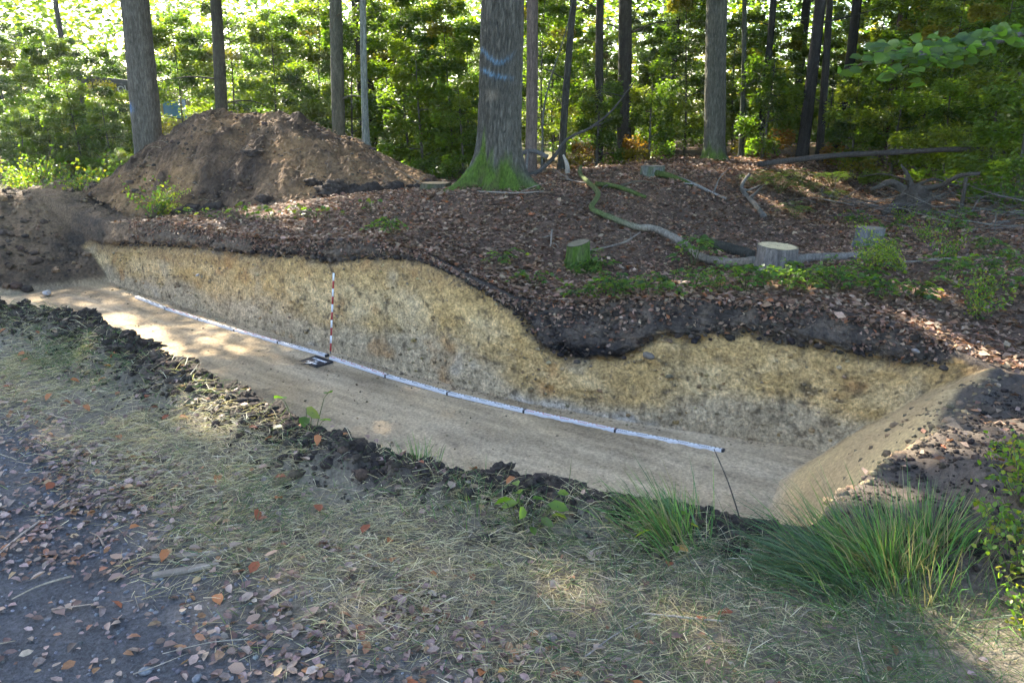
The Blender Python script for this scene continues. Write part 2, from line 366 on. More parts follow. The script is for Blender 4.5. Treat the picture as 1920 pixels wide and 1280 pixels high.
wc = mixc(np.broadcast_to(GRY, CC.shape), OCH + 0 * CC, ss(.18, .55, hh + .35 * wn))
wc = mixc(wc, OCL + 0 * CC, np.clip(ss(.25, .55, hh) * (1 - ss(.6, .9, hh)) * (.45 + 1.5 * fbm(UU * 1.7, ZZ * 3, 1., 4)), 0, .9))
wc = mixc(wc, BRN + 0 * CC, np.clip(ss(.62, 1., hh + .3 * wn) * .62, 0, 1) * np.clip(ss(5.2, 6.6, UU) + .35, 0, 1))
wc = mixc(wc, PAL + 0 * CC, np.clip((1 - ss(.05, .45, hh)) * (2.2 * fbm(UU * 2.3, ZZ * 3.5, 11., 3) - .45), 0, .75))
wc = mixc(wc, ORG + 0 * CC, np.clip(2.4 * fbm(UU * 3.1, ZZ * 4, 17., 3) - .8, 0, .7))
wc = mixc(wc, C3(.12, .085, .05) + 0 * CC, np.clip(2.2 * fbm(UU * 9, ZZ * 9, 21., 3) - .75, 0, .75))
wc = mixc(wc, C3(.10, .072, .045) + 0 * CC, np.clip(3.2 * fbm(UU * 16, ZZ * 20, 31., 3) - .95, 0, .85))
wc = mixc(wc, GRY + 0 * CC, np.clip(1.6 * fbm(UU * 2.6, ZZ * 3.2, 41., 4) - .35, 0, .6))
wc = wc * (1.1 + .5 * n3 + .25 * n2)[..., None]
topc = np.broadcast_to(TOP, CC.shape) * (1 + .7 * n2 + .3 * n1 + .5 * n3)[..., None]
topc = mixc(topc, C3(.12, .088, .06) + 0 * CC, np.clip(ss(6.5, 9., UU) * .75 + np.clip(1.3 * n2 + .6 * n3, 0, .55), 0, 1))
topc = mixc(topc, loosec, ss(12.2, 13.8, UU + .5 * n1))
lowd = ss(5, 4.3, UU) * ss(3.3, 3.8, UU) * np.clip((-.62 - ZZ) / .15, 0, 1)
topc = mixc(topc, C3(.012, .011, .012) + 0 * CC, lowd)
dark = ss(-.05, .06, ZZ - bnd[None] + .10 * n2 + .05 * n3 + .05 * n1)
wallc = mixc(wc, topc, np.maximum(dark, ss(.3, .05, dU)[None] + 0 * ZZ))
litc = np.broadcast_to(LIT, CC.shape) * (1 + .5 * n2 + .4 * n3)[..., None]
litc = mixc(litc, C3(.07, .05, .037) + 0 * CC, np.clip(.2 + 1.2 * n1, 0, .7))
rimd = np.clip(1 - (VV - vr[None]) / .28 + n2 * .8, 0, 1)
litc = mixc(litc, TOP + 0 * CC, rimd)
lm = ss(13.6, 14.6, UU + .6 * n1) * ss(9.2, 7.9, VV + .4 * n1) * ss(26, 21, UU)
litc = mixc(litc, loosec, lm)
grn = ss(15.5, 18, UU) * ss(8.2, 9.5, VV)
litc = mixc(litc, C3(.10, .105, .045) + 0 * CC, grn * .7)
for k, a in ((0, nearc), (1, topc), (2, floc), (3, wallc), (4, litc)): CC[zone == k] = a[zone == k]
CC = np.clip(CC, .004, .9)
Vall = np.stack([XX, YY, ZZ], -1).reshape(-1, 3); Call = CC.reshape(-1, 3)
FQ = grid_faces(NR, NU)
qz = zone[1:][:, None] + 0 * FQ[..., 0]                    # zone of a quad = zone of its later row
uc = (U[:-1] + U[1:])[None] / 2 + 0 * FQ[..., 0]; vc = (VV[:-1, :-1] + VV[1:, 1:]) / 2; zc = (ZZ[:-1, :-1] + ZZ[1:, 1:]) / 2
pec = pe[:-1, :-1]; dc = DD[:-1, :-1]; bc = bnd[None, :-1] + 0 * zc
def region(name, mask, m, label, smooth=True):
    q = FQ[mask]; ids, inv = np.unique(q, return_inverse=True)
    b = Bag(); b.add(Vall[ids], None, inv.reshape(-1, 4), Call[ids])
    return tag(obj(name, b, m, smooth=smooth), label, None, None, 'structure')
wallz = (qz == 3); inn = dc > .12
region('path', (qz == 0) & (vc < pec), M['path'], 'dark gravel forest track strewn with leaves')
region('grass_verge', (qz == 0) & (vc >= pec) & ~((uc < .75) & (vc > 2.85)) & (vc < vl[None, :-1] - .34), M['verge'], 'mown grass verge between track and trench')
region('soil_edge', (qz == 0) & (vc >= pec) & (((uc < .75) & (vc > 2.85)) | (vc >= vl[None, :-1] - .34)), M['soil'], 'dark crumbly topsoil along the near lip of the trench', False)
region('trench_wall_near', (qz == 1), M['soil'], 'hidden near side of the trench')
region('trench_floor', (qz == 2) & (dc > .985), M['floor'], 'scraped beige clay floor of the trench')
region('trench_end_slope', (qz == 2) & (dc <= .985) & (uc < 8), M['floor'], 'smooth sandy slope closing the right end of the trench')
region('loose_soil_slope', (qz == 2) & (dc <= .985) & (uc >= 8), M['heap'], 'loose brown earth sloping into the left end of the trench', False)
region('trench_wall_section', wallz & (zc < bc), M['wall'], 'cleaned ochre clay section wall of the trench')
region('topsoil_band', wallz & (zc >= bc), M['soil'], 'dark rooty topsoil band above the clay section', False)
region('forest_floor', (qz == 4), M['forest'], 'woodland ground covered with brown beech litter')

# ------------------------------------------------------------------ gaps in the canopy cut along the sun direction to light chosen spots
GAPS = np.array([(-1.89, 4.62, 0, .26), (-1.49, 4.26, 0, .3), (-1.57, 4.06, 0, .22), (-1.2, 3.9, 0, .15), (-5.9, 11.48, -1.4, .32), (-5.22, 10.76, -1.4, .3), (-4.6, 10.1, -1.4, .26), (-4.1, 9.5, -1.4, .16), (1.48, 3.25, -.05, .2), (1.3, 3.3, -.2, .2), (1.74, 3.6, -.05, .17), (2.0, 3.95, -.05, .17), (2.25, 4.2, -.05, .15), (2.58, 4.55, -.05, .15), (2.95, 4.9, -.05, .17), (1.5, 3.6, -.4, .2), (1.62, 3.42, 0, .22), (1.9, 3.78, 0, .22), (2.2, 4.1, 0, .2), (2.5, 4.42, 0, .2), (2.8, 4.75, 0, .2), (.19, 2.46, 0, .09), (.6, 2.25, 0, .1), (3.54, 7.06, -.1, .2), (3.64, 6.59, -.1, .22), (3.9, 6.42, -.1, .2), (4.18, 8.09, -.1, .2), (2.81, 8.52, .1, .25), (2.37, 9.46, -.2, .2), (1.83, 8.98, -.2, .2), (2.88, 10.17, -.2, .15), (1.37, 2.42, .3, .2), (1.47, 2.35, .3, .2), (3.97, 7.97, .2, .2), (-11.58, 19.11, -.3, 1.0), (-12.36, 21.89, -.3, 1.0), (-13.39, 25.59, -.3, .9), (-10.19, 16.03, -.3, .8), (-15.6, 32.42, -.2, .8), (1.52, 14.33, 0, .2), (.26, 9.62, -.1, .12), (1.41, 11.13, 0, .15), (-3.98, 13.64, -.1, .3), (-4.68, 13.3, -.1, .3), (5.11, 16.12, -.1, .25)])
def in_gap(P):
    k = np.zeros(len(P), bool)
    for x, y, z, r in GAPS:
        d = P - np.array([x, y, z]); d = d - SD * (d @ SD)[:, None]
        k |= (d * d).sum(1) < r * r
    return k

# ------------------------------------------------------------------ trees
def trunk(H, r0, r1, n, zs, lean=(0, 0), bend=.0, flare=.15, fs=.3, lobes=(), ridge=.05, K=10, col=(.12, .1, .085), moss=0., seed=0, paint=None, roots_spread=1.):
    a = np.arange(n) / n * 2 * math.pi; zs = np.asarray(zs, float); Z = zs[:, None] + 0 * a; A = a[None] + 0 * Z
    lb = 0. * A
    for (ang, wd, amp) in lobes:
        lb = lb + amp * np.exp(-((np.angle(np.exp(1j * (A - R(ang))))) / R(wd)) ** 2)
    zz = np.maximum(Z, -.1)
    r = r1 + (r0 - r1) * (1 - np.maximum(Z, 0) / H) ** .9 + flare * (np.exp(-zz / (fs * .6)) + lb * np.exp(-zz / fs))
    w1 = fbm(np.cos(A) * K + seed, np.sin(A) * K, Z * .38 * K, 3)
    fur = 1 - np.abs(w1) * 2.2
    big = fbm(np.cos(A) * 1.6 + seed, np.sin(A) * 1.6, Z * .5, 2)
    r = r * (1 + .05 * big) - ridge * r0 * np.clip(fur, 0, 1) ** 2
    cx = lean[0] * Z + bend * np.sin(Z * .55 + seed); cy = lean[1] * Z + bend * np.cos(Z * .4 + seed) - bend * math.cos(seed)
    V = np.stack([cx + np.cos(A) * r, cy + np.sin(A) * r, Z], -1)
    c = np.asarray(col) * (1 - .45 * np.clip(fur, 0, 1) + .25 * big)[..., None]
    if moss:
        t = np.clip((moss * (.7 + .5 * np.cos(A - R(215))) * (1 + .9 * fbm(np.cos(A) * 2.5 + 4, np.sin(A) * 2.5, Z * 2, 3)) - Z) / .25, 0, 1)
        g = C3(.07, .115, .015) * (1 + .5 * fbm(np.cos(A) * 14, np.sin(A) * 14, Z * 14, 2))[..., None]; g = g + (C3(.085, .07, .035) - g) * np.clip(fbm(np.cos(A) * 4, np.sin(A) * 4, Z * 5, 3) * 1.3, 0, .5)[..., None]
        c = c + (g - c) * (t * .95)[..., None]
    if paint is not None: c = paint(A, Z, c)
    nr = len(zs); i = np.arange(nr - 1)[:, None] * n; j = np.arange(n)[None]; j2 = (j + 1) % n
    b = Bag(); b.add(V.reshape(-1, 3), None, np.stack([i + j, i + j2, i + n + j2, i + n + j], -1).reshape(-1, 4), np.clip(c, .005, .9).reshape(-1, 3))
    return b, (lambda z: np.array([lean[0] * z + bend * math.sin(z * .55 + seed), lean[1] * z + bend * math.cos(z * .4 + seed) - bend * math.cos(seed), z]))
GREENS = [(.045, .085, .016), (.06, .11, .018), (.085, .12, .02), (.035, .065, .016), (.13, .13, .02)]
def zs_(H, fine=5.5, step=.1): return np.concatenate([np.arange(-.4, fine, step), np.linspace(fine, H, 16)])
def crown(b, limbs, loc, axisf, h0, h1, rad, nlimb, nclump, per, size, cull=True):
    loc = np.array(loc)
    for k in range(nlimb):
        z0 = rng.uniform(h0 * .8, h1 * .75); a = rng.uniform(0, 2 * math.pi); L = rad * rng.uniform(.6, 1.)
        p0 = axisf(z0); d = np.array([math.cos(a), math.sin(a), rng.uniform(.35, .9)])
        pts = [p0, p0 + d * L * .4, p0 + d * L * .75 + [0, 0, .1], p0 + d * L * [1, 1, .9]]
        lb_ = Bag(); addtube(lb_, spline(pts, 7), np.linspace(.10, .02, 7), 6, col=(.09, .08, .065)); limbs.append(lb_)
    c = rng.normal(size=(nclump, 3)); c = unit(c) * rng.uniform(.25, 1, (nclump, 1)) ** .5
    cz = (h0 + h1) / 2; c = c * [rad, rad, (h1 - h0) / 2] + axisf(cz)
    P = np.repeat(c, per, 0) + rng.normal(size=(nclump * per, 3)) * [.75, .75, .38]
    if cull: P = P[~in_gap(P + loc)]
    n = len(P)
    leaves(b, P, rdir(n), rng.normal(size=(n, 3)) * .6 + [0, 0, 1], size * rng.uniform(.8, 1.2, n), size * .72, pick(n, GREENS, [.25, .3, .2, .15, .1]))
def tree(name, label, x, y, D, H=18, lean=(0, 0), bend=.02, col=(.12, .10, .085), n=24, ridge=.04, K=6, flare=None, moss=0., cr=None, group=None, lobes=(), fs=.3, step=.1, paint=None, branches=0, low=()):
    z = float(surf(np.array(x), np.array(y))) - .02
    t = empty(name, (x, y, z), label, 'tree', group)
    b, ax = trunk(H, D / 2, D / 2 * .45, n, zs_(H, step=step), lean, bend, D * .22 if flare is None else flare, fs, lobes, ridge, K, col, moss, x * 3.1, paint)
    obj('trunk', b, M['bark'], t)
    if branches:
        for k in range(branches):
            bb = Bag(); z0 = rng.uniform(1.2, 5.5); a = rng.uniform(0, 6.28); L = rng.uniform(.8, 2.2)
            p0 = ax(z0); d = np.array([math.cos(a), math.sin(a), rng.uniform(-.1, .5)])
            q = [p0, p0 + d * L * .5 + rng.normal(size=3) * .08, p0 + d * L + [0, 0, -.15 * L]]
            addtube(bb, spline(q, 7), np.linspace(D * .07 + .006, .004, 7), 5, col=np.array(col) * .8)
            obj('branch', bb, M['twig'], t)
    if cr:
        lim, lf = [], Bag()
        crown(lf, lim, (x, y, z), ax, *cr)
        for q in lim: obj('limb', q, M['bark'], t)
        obj('crown', lf, M['canopy'], t)
    return t
# the big moss-footed oak with two blue forester's marks
def oak_paint(A, Z, c):
    d = np.angle(np.exp(1j * (A - R(245))))       # angle seen from the track, + to the right
    nz = .03 * fbm(A * 14, Z * 6, 3., 3)
    k = np.clip(1.25 - np.abs(d + .05) / R(62), 0, 1) * (.55 + .6 * vn(A * 40, Z * 30, 1.))
    s1 = np.exp(-((Z - 2.06 + .10 * np.cos(d * 2.6 + 2.2) * -1 + nz) / .035) ** 2)
    s2 = np.exp(-((Z - 1.86 + .13 * ss(-.9, .7, d) + nz) / .033) ** 2)
    t = np.clip((s1 + s2) * k * 1.1, 0, .7)
    c = c + (C3(.14, .27, .38) - c) * t[..., None]
    sc_ = np.exp(-((d - .05) / .3) ** 2 - ((Z - 1.47) / .07) ** 2)       # old branch scar
    return c + (C3(.17, .14, .10) - c) * np.clip(sc_ * 1.2, 0, .9)[..., None]
tree('oak_tree', 'thick grey oak with mossy buttress roots and two blue paint stripes', -.25, 13.75, .74, 21, (.035, 0), .0, (.12, .11, .085), 168, .085, 13, .078, .62, (9, 19, 6.5, 9, 150, 140, .2), lobes=[(206, 13, 6.4), (256, 11, 4.), (302, 11, 3.6), (345, 14, 4.6), (40, 20, 2.5), (130, 25, 2.)], fs=.3, step=.035, paint=oak_paint)
def beech_paint(A, Z, c):
    d = np.angle(np.exp(1j * (A - R(215))))
    t = np.exp(-(d / .35) ** 2 - ((Z - 1.62) / .09) ** 2) * (.5 + .7 * vn(A * 30, Z * 25, 5.))
    return c + (C3(.10, .28, .55) - c) * np.clip(t, 0, .8)[..., None]
tree('oak_tree', 'tall grey oak leaning left behind the left flank of the spoil heap', -8.35, 18.9, .66, 20, (.015, 0), .03, (.14, .128, .10), 96, .08, 11, .10, 0, (9, 19, 6, 8, 190, 150, .2), step=.05, paint=beech_paint)
TR = [  # x, y, D, lean, label, bark, crown
 (-7.99, 22.5, .34, (.06, 0), 'slim dark trunk rising straight behind the peak of the spoil heap', (.06, .058, .04), (9, 18, 6, 7, 170, 150, .2), 3),
 (-4.52, 21.5, .36, (.02, 0), 'straight olive-grey trunk behind the middle of the spoil heap', (.10, .10, .07), (9, 18, 6, 7, 170, 150, .2), 2),
 (-3.14, 17.6, .15, (.05, 0), 'thin pale grey pole-like trunk at the right shoulder of the spoil heap', (.20, .21, .17), None, 0),
 (-4.56, 26.7, .58, (-.04, 0), 'thick blackish trunk directly behind the thin pale one', (.045, .04, .032), (9, 18, 6, 7, 170, 150, .2), 2),
 (.36, 18.35, .27, (.02, 0), 'pinkish-grey knotty conifer trunk just right of the mossy oak', (.17, .13, .105), (10, 17, 3, 6, 40, 100, .18), 0),
 (1.27, 20.45, .19, (.05, 0), 'slender dark trunk second to the right of the mossy oak', (.06, .058, .045), None, 3),
 (2.67, 25.7, .27, (.0, 0), 'distant brown trunk between the slender dark one and the stout one', (.055, .05, .04), (9, 18, 5, 6, 60, 110, .22), 4),
 (3.8, 27.7, .49, (-.04, 0), 'stout distant dark trunk midway between the two big oaks', (.06, .055, .045), (9, 18, 5, 6, 60, 110, .22), 3),
 (5.4, 28, .2, (.0, 0), 'thin far trunk left of the pale straight oak', (.07, .07, .05), None, 3),
 (6.38, 23., .15, (-.05, 0), 'slightly wavy thin trunk right of the pale straight oak', (.08, .085, .06), None, 2),
 (8., 26.6, .23, (0, 0), 'far dark trunk half hidden in sunlit understorey right of the straight oak', (.04, .04, .03), (9, 18, 5, 6, 60, 110, .22), 2),
 (8., 22.6, .33, (.01, 0), 'leaning dark trunk, the thicker of the close pair on the right', (.045, .04, .035), (9, 18, 6, 7, 80, 120, .22), 2),
 (8.6, 23.1, .22, (-.02, 0), 'thinner trunk of the close leaning pair on the right', (.055, .05, .04), None, 2),
 (10.2, 25.7, .32, (.01, 0), 'dark trunk right of the close leaning pair', (.04, .036, .03), (9, 18, 6, 7, 80, 120, .22), 1),
 (10.8, 24., .17, (.02, 0), 'thin reddish-brown trunk in the dark foliage at right', (.085, .055, .04), None, 3),
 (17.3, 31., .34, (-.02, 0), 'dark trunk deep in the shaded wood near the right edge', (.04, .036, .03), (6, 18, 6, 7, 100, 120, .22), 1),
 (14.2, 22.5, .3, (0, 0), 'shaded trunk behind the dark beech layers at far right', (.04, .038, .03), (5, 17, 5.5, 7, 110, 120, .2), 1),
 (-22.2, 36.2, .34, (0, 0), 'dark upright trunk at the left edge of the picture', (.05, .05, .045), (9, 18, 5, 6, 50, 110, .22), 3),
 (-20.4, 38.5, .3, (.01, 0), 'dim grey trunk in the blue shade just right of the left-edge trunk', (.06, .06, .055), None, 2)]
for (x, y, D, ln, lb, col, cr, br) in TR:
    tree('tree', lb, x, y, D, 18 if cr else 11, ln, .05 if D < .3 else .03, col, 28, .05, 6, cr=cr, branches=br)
tree('oak_tree', 'tall straight pale grey oak on the bank crest at centre right', 5.22, 21.1, .56, 20, (-.055, 0), .01, (.12, .115, .085), 96, .08, 11, .12, .35, (9, 19, 6, 8, 90, 120, .2), step=.05)
for (x, y, D, rad, lb) in [(2.0, 38., .4, 5.5, 'far trunk right of the mossy oak, added for the shade of its crown'), (7.4, 39., .45, 6., 'far trunk right of the straight oak, added for the shade of its crown'), (13., 38., .45, 6., 'far trunk between the leaning trunks at right, added for the shade of its crown'), (16.5, 35., .4, 6., 'far dark trunk at right, added for the shade of its crown'), (20., 29., .4, 6., 'dark trunk at the right edge, added for the shade of its crown')]:
    tree('tree', lb, x, y, D, 18, (0, 0), .03, (.045, .04, .035), 20, .05, 6, cr=(5., 17.5, rad, 6, 130, 120, .24))  # far trees added so that their crowns darken the right-hand wood
for (x, y, rad, lb) in [(-11.8, 14., 7.5, 'tree beyond the left picture edge shading the track'), (-18.8, 26.5, 6.5, 'tree left of the picture shading the left end of the trench'), (8.6, 9.5, 5., 'tree right of the picture shading the right bank'), (13.5, 15., 6., 'tree beyond the right edge shading the brushwood')]:
    tree('tree', lb, x, y, .5, 19, (0, 0), .03, (.1, .09, .075), 20, .05, 6, cr=(8.5, 18.5, rad, 7, 170, 140, .2))  # unseen trees added outside the view for the shade of their crowns

# young beeches of the understorey: flat layers of small leaves
UND = [(.055, .095, .016), (.08, .12, .018), (.11, .14, .02), (.04, .075, .018), (.16, .13, .02), (.17, .075, .02)]
def sapling_bags(H, nb, per, leaf, spread, seed, prob=(.27, .28, .2, .17, .06, .02)):
    st, lf = Bag(), Bag()
    ax = lambda z: np.array([.10 * math.sin(z * .7 + seed), .10 * math.cos(z * .6 + seed), z])
    zz = np.linspace(-.2, H, 12); addtube(st, [ax(z) for z in zz], np.linspace(.045, .008, 12), 6, col=(.075, .07, .055))
    for k in range(nb):
        z0 = H * (.06 + .92 * (k + rng.uniform(0, 1)) / nb); a = k * 2.4 + rng.uniform(-.5, .5)
        L = spread * (1 - .55 * z0 / H) * rng.uniform(.6, 1.15)
        d = np.array([math.cos(a), math.sin(a), 0.]); s = np.array([-d[1], d[0], 0]); p0 = ax(z0); up = rng.uniform(.05, .35)
        path = spline([p0, p0 + d * L * .5 + [0, 0, up * L * .5], p0 + d * L + [0, 0, up * L * .45]], 9)
        addtube(st, path, np.linspace(.016, .003, 9), 4, cap=False, col=(.06, .055, .04))
        t = rng.beta(1.6, 1.1, per); base = np.stack([np.interp(t, np.linspace(0, 1, 9), path[:, i]) for i in range(3)], 1)
        hw = L * .42 * np.sin(np.clip(t, .05, 1) ** .7 * math.pi * .93) + .05
        lat = rng.uniform(-1, 1, per); lat = np.sign(lat) * np.abs(lat) ** .8
        P = base + s * (lat * hw)[:, None] + d * (np.abs(lat) * hw * .5)[:, None]
        P[:, 2] += rng.normal(0, .10, per) - .25 * np.abs(lat) * hw
        n = per; D = d + s * (lat * 1.2)[:, None] + rng.normal(size=(n, 3)) * .35; D[:, 2] -= .15
        leaves(lf, P, D, rng.normal(size=(n, 3)) * .75 + [0, 0, 1], leaf * rng.uniform(.7, 1.3, n), leaf * .62, np.broadcast_to(pick(1, UND, prob, .25), (n, 3)) * .75 + .25 * pick(n, UND, prob, .15))
    return st, lf
protos = []
for k, (H, nb, per, leaf, sp, pr) in enumerate([(6.2, 24, 760, .108, 2.0, (.29, .30, .2, .18, .027, .003)), (5., 20, 780, .104, 1.9, (.22, .32, .3, .12, .037, .003)), (7.2, 26, 760, .112, 2.3, (.3, .3, .18, .18, .03, .01)), (3.2, 15, 660, .092, 1.5, (.22, .32, .3, .12, .037, .003)), (5.6, 22, 780, .108, 2.1, (.18, .28, .34, .1, .094, .006)), (2.1, 12, 540, .076, 1.1, (.3, .3, .2, .15, .04, .01))]):
    st, lf = sapling_bags(H, nb, per, leaf, sp, k * 1.7, pr)
    protos.append((mesh('sapling_stem', st, M['twig']), mesh('sapling_foliage', lf, M['leaf'])))
def sapling(k, x, y, rz, s, label, group):
    z = float(surf(np.array(x), np.array(y)))
    t = empty('young_beech', (x, y, z - .05), label, 'young tree', group, rz, s)
    obj('trunk', protos[k][0], None, t); obj('foliage', protos[k][1], None, t)
    return t
SG = 'young beeches of the understorey'
srng = np.random.default_rng(21)
LBL = {'l': 'sunlit yellow-green young beech in the understorey left of the spoil heap peak', 'c': 'leafy green young beech behind the bank between spoil heap and mossy oak',
       'm': 'leafy young beech in the dappled understorey between the two big oaks', 'r': 'young beech with dark green layered foliage in the shaded right-hand wood'}
for (px, t, k, s) in [(40, 30, 0, 1), (95, 27, 4, .9), (125, 24.5, 3, .8), (190, 24., 3, .8), (178, 26, 1, .75), (215, 32, 4, .8), (120, 34, 2, 1), (230, 33, 1, 1.1), (330, 25, 4, .95), (370, 29, 0, 1), (430, 26, 1, 1), (470, 31, 2, 1), (510, 24.5, 4, .9), (555, 28, 1, 1.05), (600, 25, 0, .95), (300, 36, 2, 1.1), (390, 38, 4, 1.2), (520, 38, 2, 1.1), (20, 40, 2, 1.2),
                      (660, 24, 1, 1), (720, 26, 0, 1), (760, 23, 1, .9), (800, 25.5, 2, .9), (840, 22.5, 0, .85), (880, 26, 4, 1), (740, 31, 2, 1.1), (810, 33, 0, 1.1), (860, 19.5, 3, .8), (650, 34, 2, 1.2), (900, 31, 2, 1), (790, 20.5, 3, 1),
                      (1020, 24.5, 0, .9), (1040, 28, 2, 1), (1090, 30, 1, 1), (1140, 31, 0, 1), (1215, 30, 4, .95), (1250, 31, 2, 1), (1285, 26.5, 0, .9), (1190, 36, 2, 1.2), (1100, 36, 0, 1.2), (1290, 37, 2, 1.2), (1020, 35, 2, 1.1), (1230, 22, 5, 1.), (1130, 22, 5, 1), (1380, 27, 1, 1), (1410, 30, 0, 1), (1440, 22, 5, 1.2), (1460, 29, 0, 1), (1390, 36, 2, 1.2), (1500, 34, 4, 1.1),
                      (1560, 29, 0, 1), (1600, 30, 4, 1), (1620, 21, 5, 1.2), (1680, 24, 0, 1), (1700, 20, 1, .8), (1745, 23, 2, .9), (1790, 18.5, 0, .75), (1840, 21, 2, .9), (1880, 17, 0, .75), (1915, 19, 2, .9), (1640, 33, 2, 1.2), (1720, 30, 2, 1.2), (1800, 27, 2, 1.1), (1870, 25, 2, 1.1), (1580, 37, 2, 1.2), (1930, 15, 3, 1.)]:
    x = (px - 960) / 1500 * t * .97; y = t * 1.02
    reg = 'l' if px < 620 else 'c' if px < 960 else 'm' if px < 1520 else 'r'
    sapling(k, x, y, srng.uniform(0, 6.28), s * srng.uniform(.9, 1.08) * (.72 if t > 28.5 else 1.), LBL[reg], SG)
# the far wood behind everything, a mass nobody could count
fw = Bag(); n = 140000
a = rng.uniform(R(-50), R(50), n); d = rng.uniform(44, 75, n); cl = fbm(a * 14, d * .12, 0, 3)
z = rng.uniform(0, 1, n) ** 1.1 * 11
P = np.stack([np.sin(a) * d, np.cos(a) * d, z], 1); keep = fbm(P[:, 0] * .35, P[:, 2] * .45, P[:, 1] * .2, 3) > -.3
P = P[keep]; n = len(P)
fcol = np.array(UND)[np.clip(((fbm(P[:, 0] * .25, P[:, 1] * .2, P[:, 2] * .5, 3) + .55) * 4.5).astype(int), 0, 4)]
leaves(fw, P, rdir(n), rng.normal(size=(n, 3)) * .6 + [0, 0, 1], .40 * rng.uniform(.6, 1.3, n), .3, fcol * rng.uniform(.8, 1.2, (n, 1)))
tag(obj('far_wood', fw, M['leaf']), 'far-off backlit woodland foliage closing the view', 'woodland', None, 'stuff')

# ------------------------------------------------------------------ the spoil heap
hx = np.arange(-9.8, -.3, .035); hy = np.concatenate([np.arange(14.2, 18.2, .035), np.arange(18.2, 21.2, .15)])
HX, HY = np.meshgrid(hx, hy); HZ = heap_z(HX, HY)
lump = np.clip(fbm(HX * 2.2, HY * 2.2, 3., 4, .6), 0, 1)
ridg = 1 - 2 * np.abs(fbm(HX * 1.5 + 3, HY * 1.1, 8., 4, .6))
HZ = HZ + (.10 * ridg - .07 + .05 * fbm(HX * 6, HY * 6, 9., 4, .7)) * (HZ > Gxy(HX, HY) + .12) + rng.normal(0, .008, HX.shape)
HZ = HZ + .20 * lump * (HZ > Gxy(HX, HY) + .05) + .035 * fbm(HX * 9, HY * 9, 5., 3)
hc = mixc(np.broadcast_to(C3(.15, .10, .06), HX.shape + (3,)), C3(.055, .04, .03) + 0 * HX[..., None], np.clip(.25 + 1.5 * fbm(HX * .9, HY * 1.4, 2., 4), 0, 1))
hc = mixc(hc, C3(.24, .15, .075) + 0 * HX[..., None], np.clip(2. * fbm(HX * .9, HY * .7, 12., 3) - .15, 0, .85))
hc = mixc(hc, C3(.045, .034, .027) + 0 * HX[..., None], np.clip(lump * 2.2 - .15, 0, .85))
hc = hc * (1 + .5 * fbm(HX * 8, HY * 8, 1., 3) + .25 * fbm(HX * 30, HY * 30, 1., 2))[..., None] * [1.02, .95, .9]
org = np.array([-5.4, 16.8, -.2])
hu, hv = xy2uv(HX, HY); keep = ((HZ > Gxy(HX, HY) - .06) & (hv > vb_(hu) + .75)).reshape(-1)
hq = grid_faces(len(hy), len(hx)).reshape(-1, 4); hq = hq[keep[hq].all(1)]
b = Bag(); b.add(np.stack([HX, HY, HZ], -1).reshape(-1, 3) - org, None, hq, np.clip(hc, .01, .9).reshape(-1, 3))
heap = empty('spoil_heap', org, 'big brown heap of excavated earth behind the left half of the trench', 'earth heap')
obj('earth_body', b, M['heap'], heap, smooth=False)
_ico = None
def ico(sub=1):
    global _ico
    import bmesh
    bm = bmesh.new(); bmesh.ops.create_icosphere(bm, subdivisions=sub, radius=1)
    V = np.array([v.co[:] for v in bm.verts]); T = np.array([[v.index for v in f.verts] for f in bm.faces]); bm.free(); return V, T
I1, I2 = ico(1), ico(2)
def lumps(bag, P, S, cols, flat=.7, I=I1, amp=.6):
    V0, T0 = I
    for k in range(len(P)):
        q = V0 * (1 + amp * fbm(V0[:, 0] * 1.3 + k * 7.1, V0[:, 1] * 1.3, V0[:, 2] * 1.3 + k, 2))[:, None] * S[k] * np.array([rng.uniform(.8, 1.25), rng.uniform(.8, 1.25), flat])
        a = rng.uniform(0, 6.28); ca, sa = math.cos(a), math.sin(a)
        q = np.stack([q[:, 0] * ca - q[:, 1] * sa, q[:, 0] * sa + q[:, 1] * ca, q[:, 2]], 1)
        bag.add(q + P[k], T0, None, cols[k])
n = 2600; x = rng.uniform(-8.6, -1.2, n); y = rng.uniform(14.5, 18.0, n); z = heap_z(x, y); ok = z > Gxy(x, y) - .02
x, y, z = x[ok], y[ok], z[ok]; n = len(x)
b = Bag(); lumps(b, np.stack([x, y, z + .01], 1) - org, np.clip(rng.lognormal(-4., .55, n), .006, .09), pick(n, [(.12, .08, .05), (.08, .057, .04), (.2, .135, .075), (.055, .042, .033)]))
tag(obj('clods', b, M['heap'], heap), kind='stuff')
b = Bag()
for k in range(260):
    x = rng.uniform(-7.5, -1.3); y = rng.uniform(14.8, 17.5); z = float(heap_z(np.array(x), np.array(y)))
    d = rdir(1)[0] * rng.uniform(.08, .28); p = np.array([x, y, z + .01]) - org
    addtube(b, [p, p + d * .5 + [0, 0, .03], p + d], [.006, .005, .003], 4, cap=False, col=pick(1, [(.2, .16, .12), (.12, .09, .07)])[0])
tag(obj('roots', b, M['twig'], heap), kind='stuff')
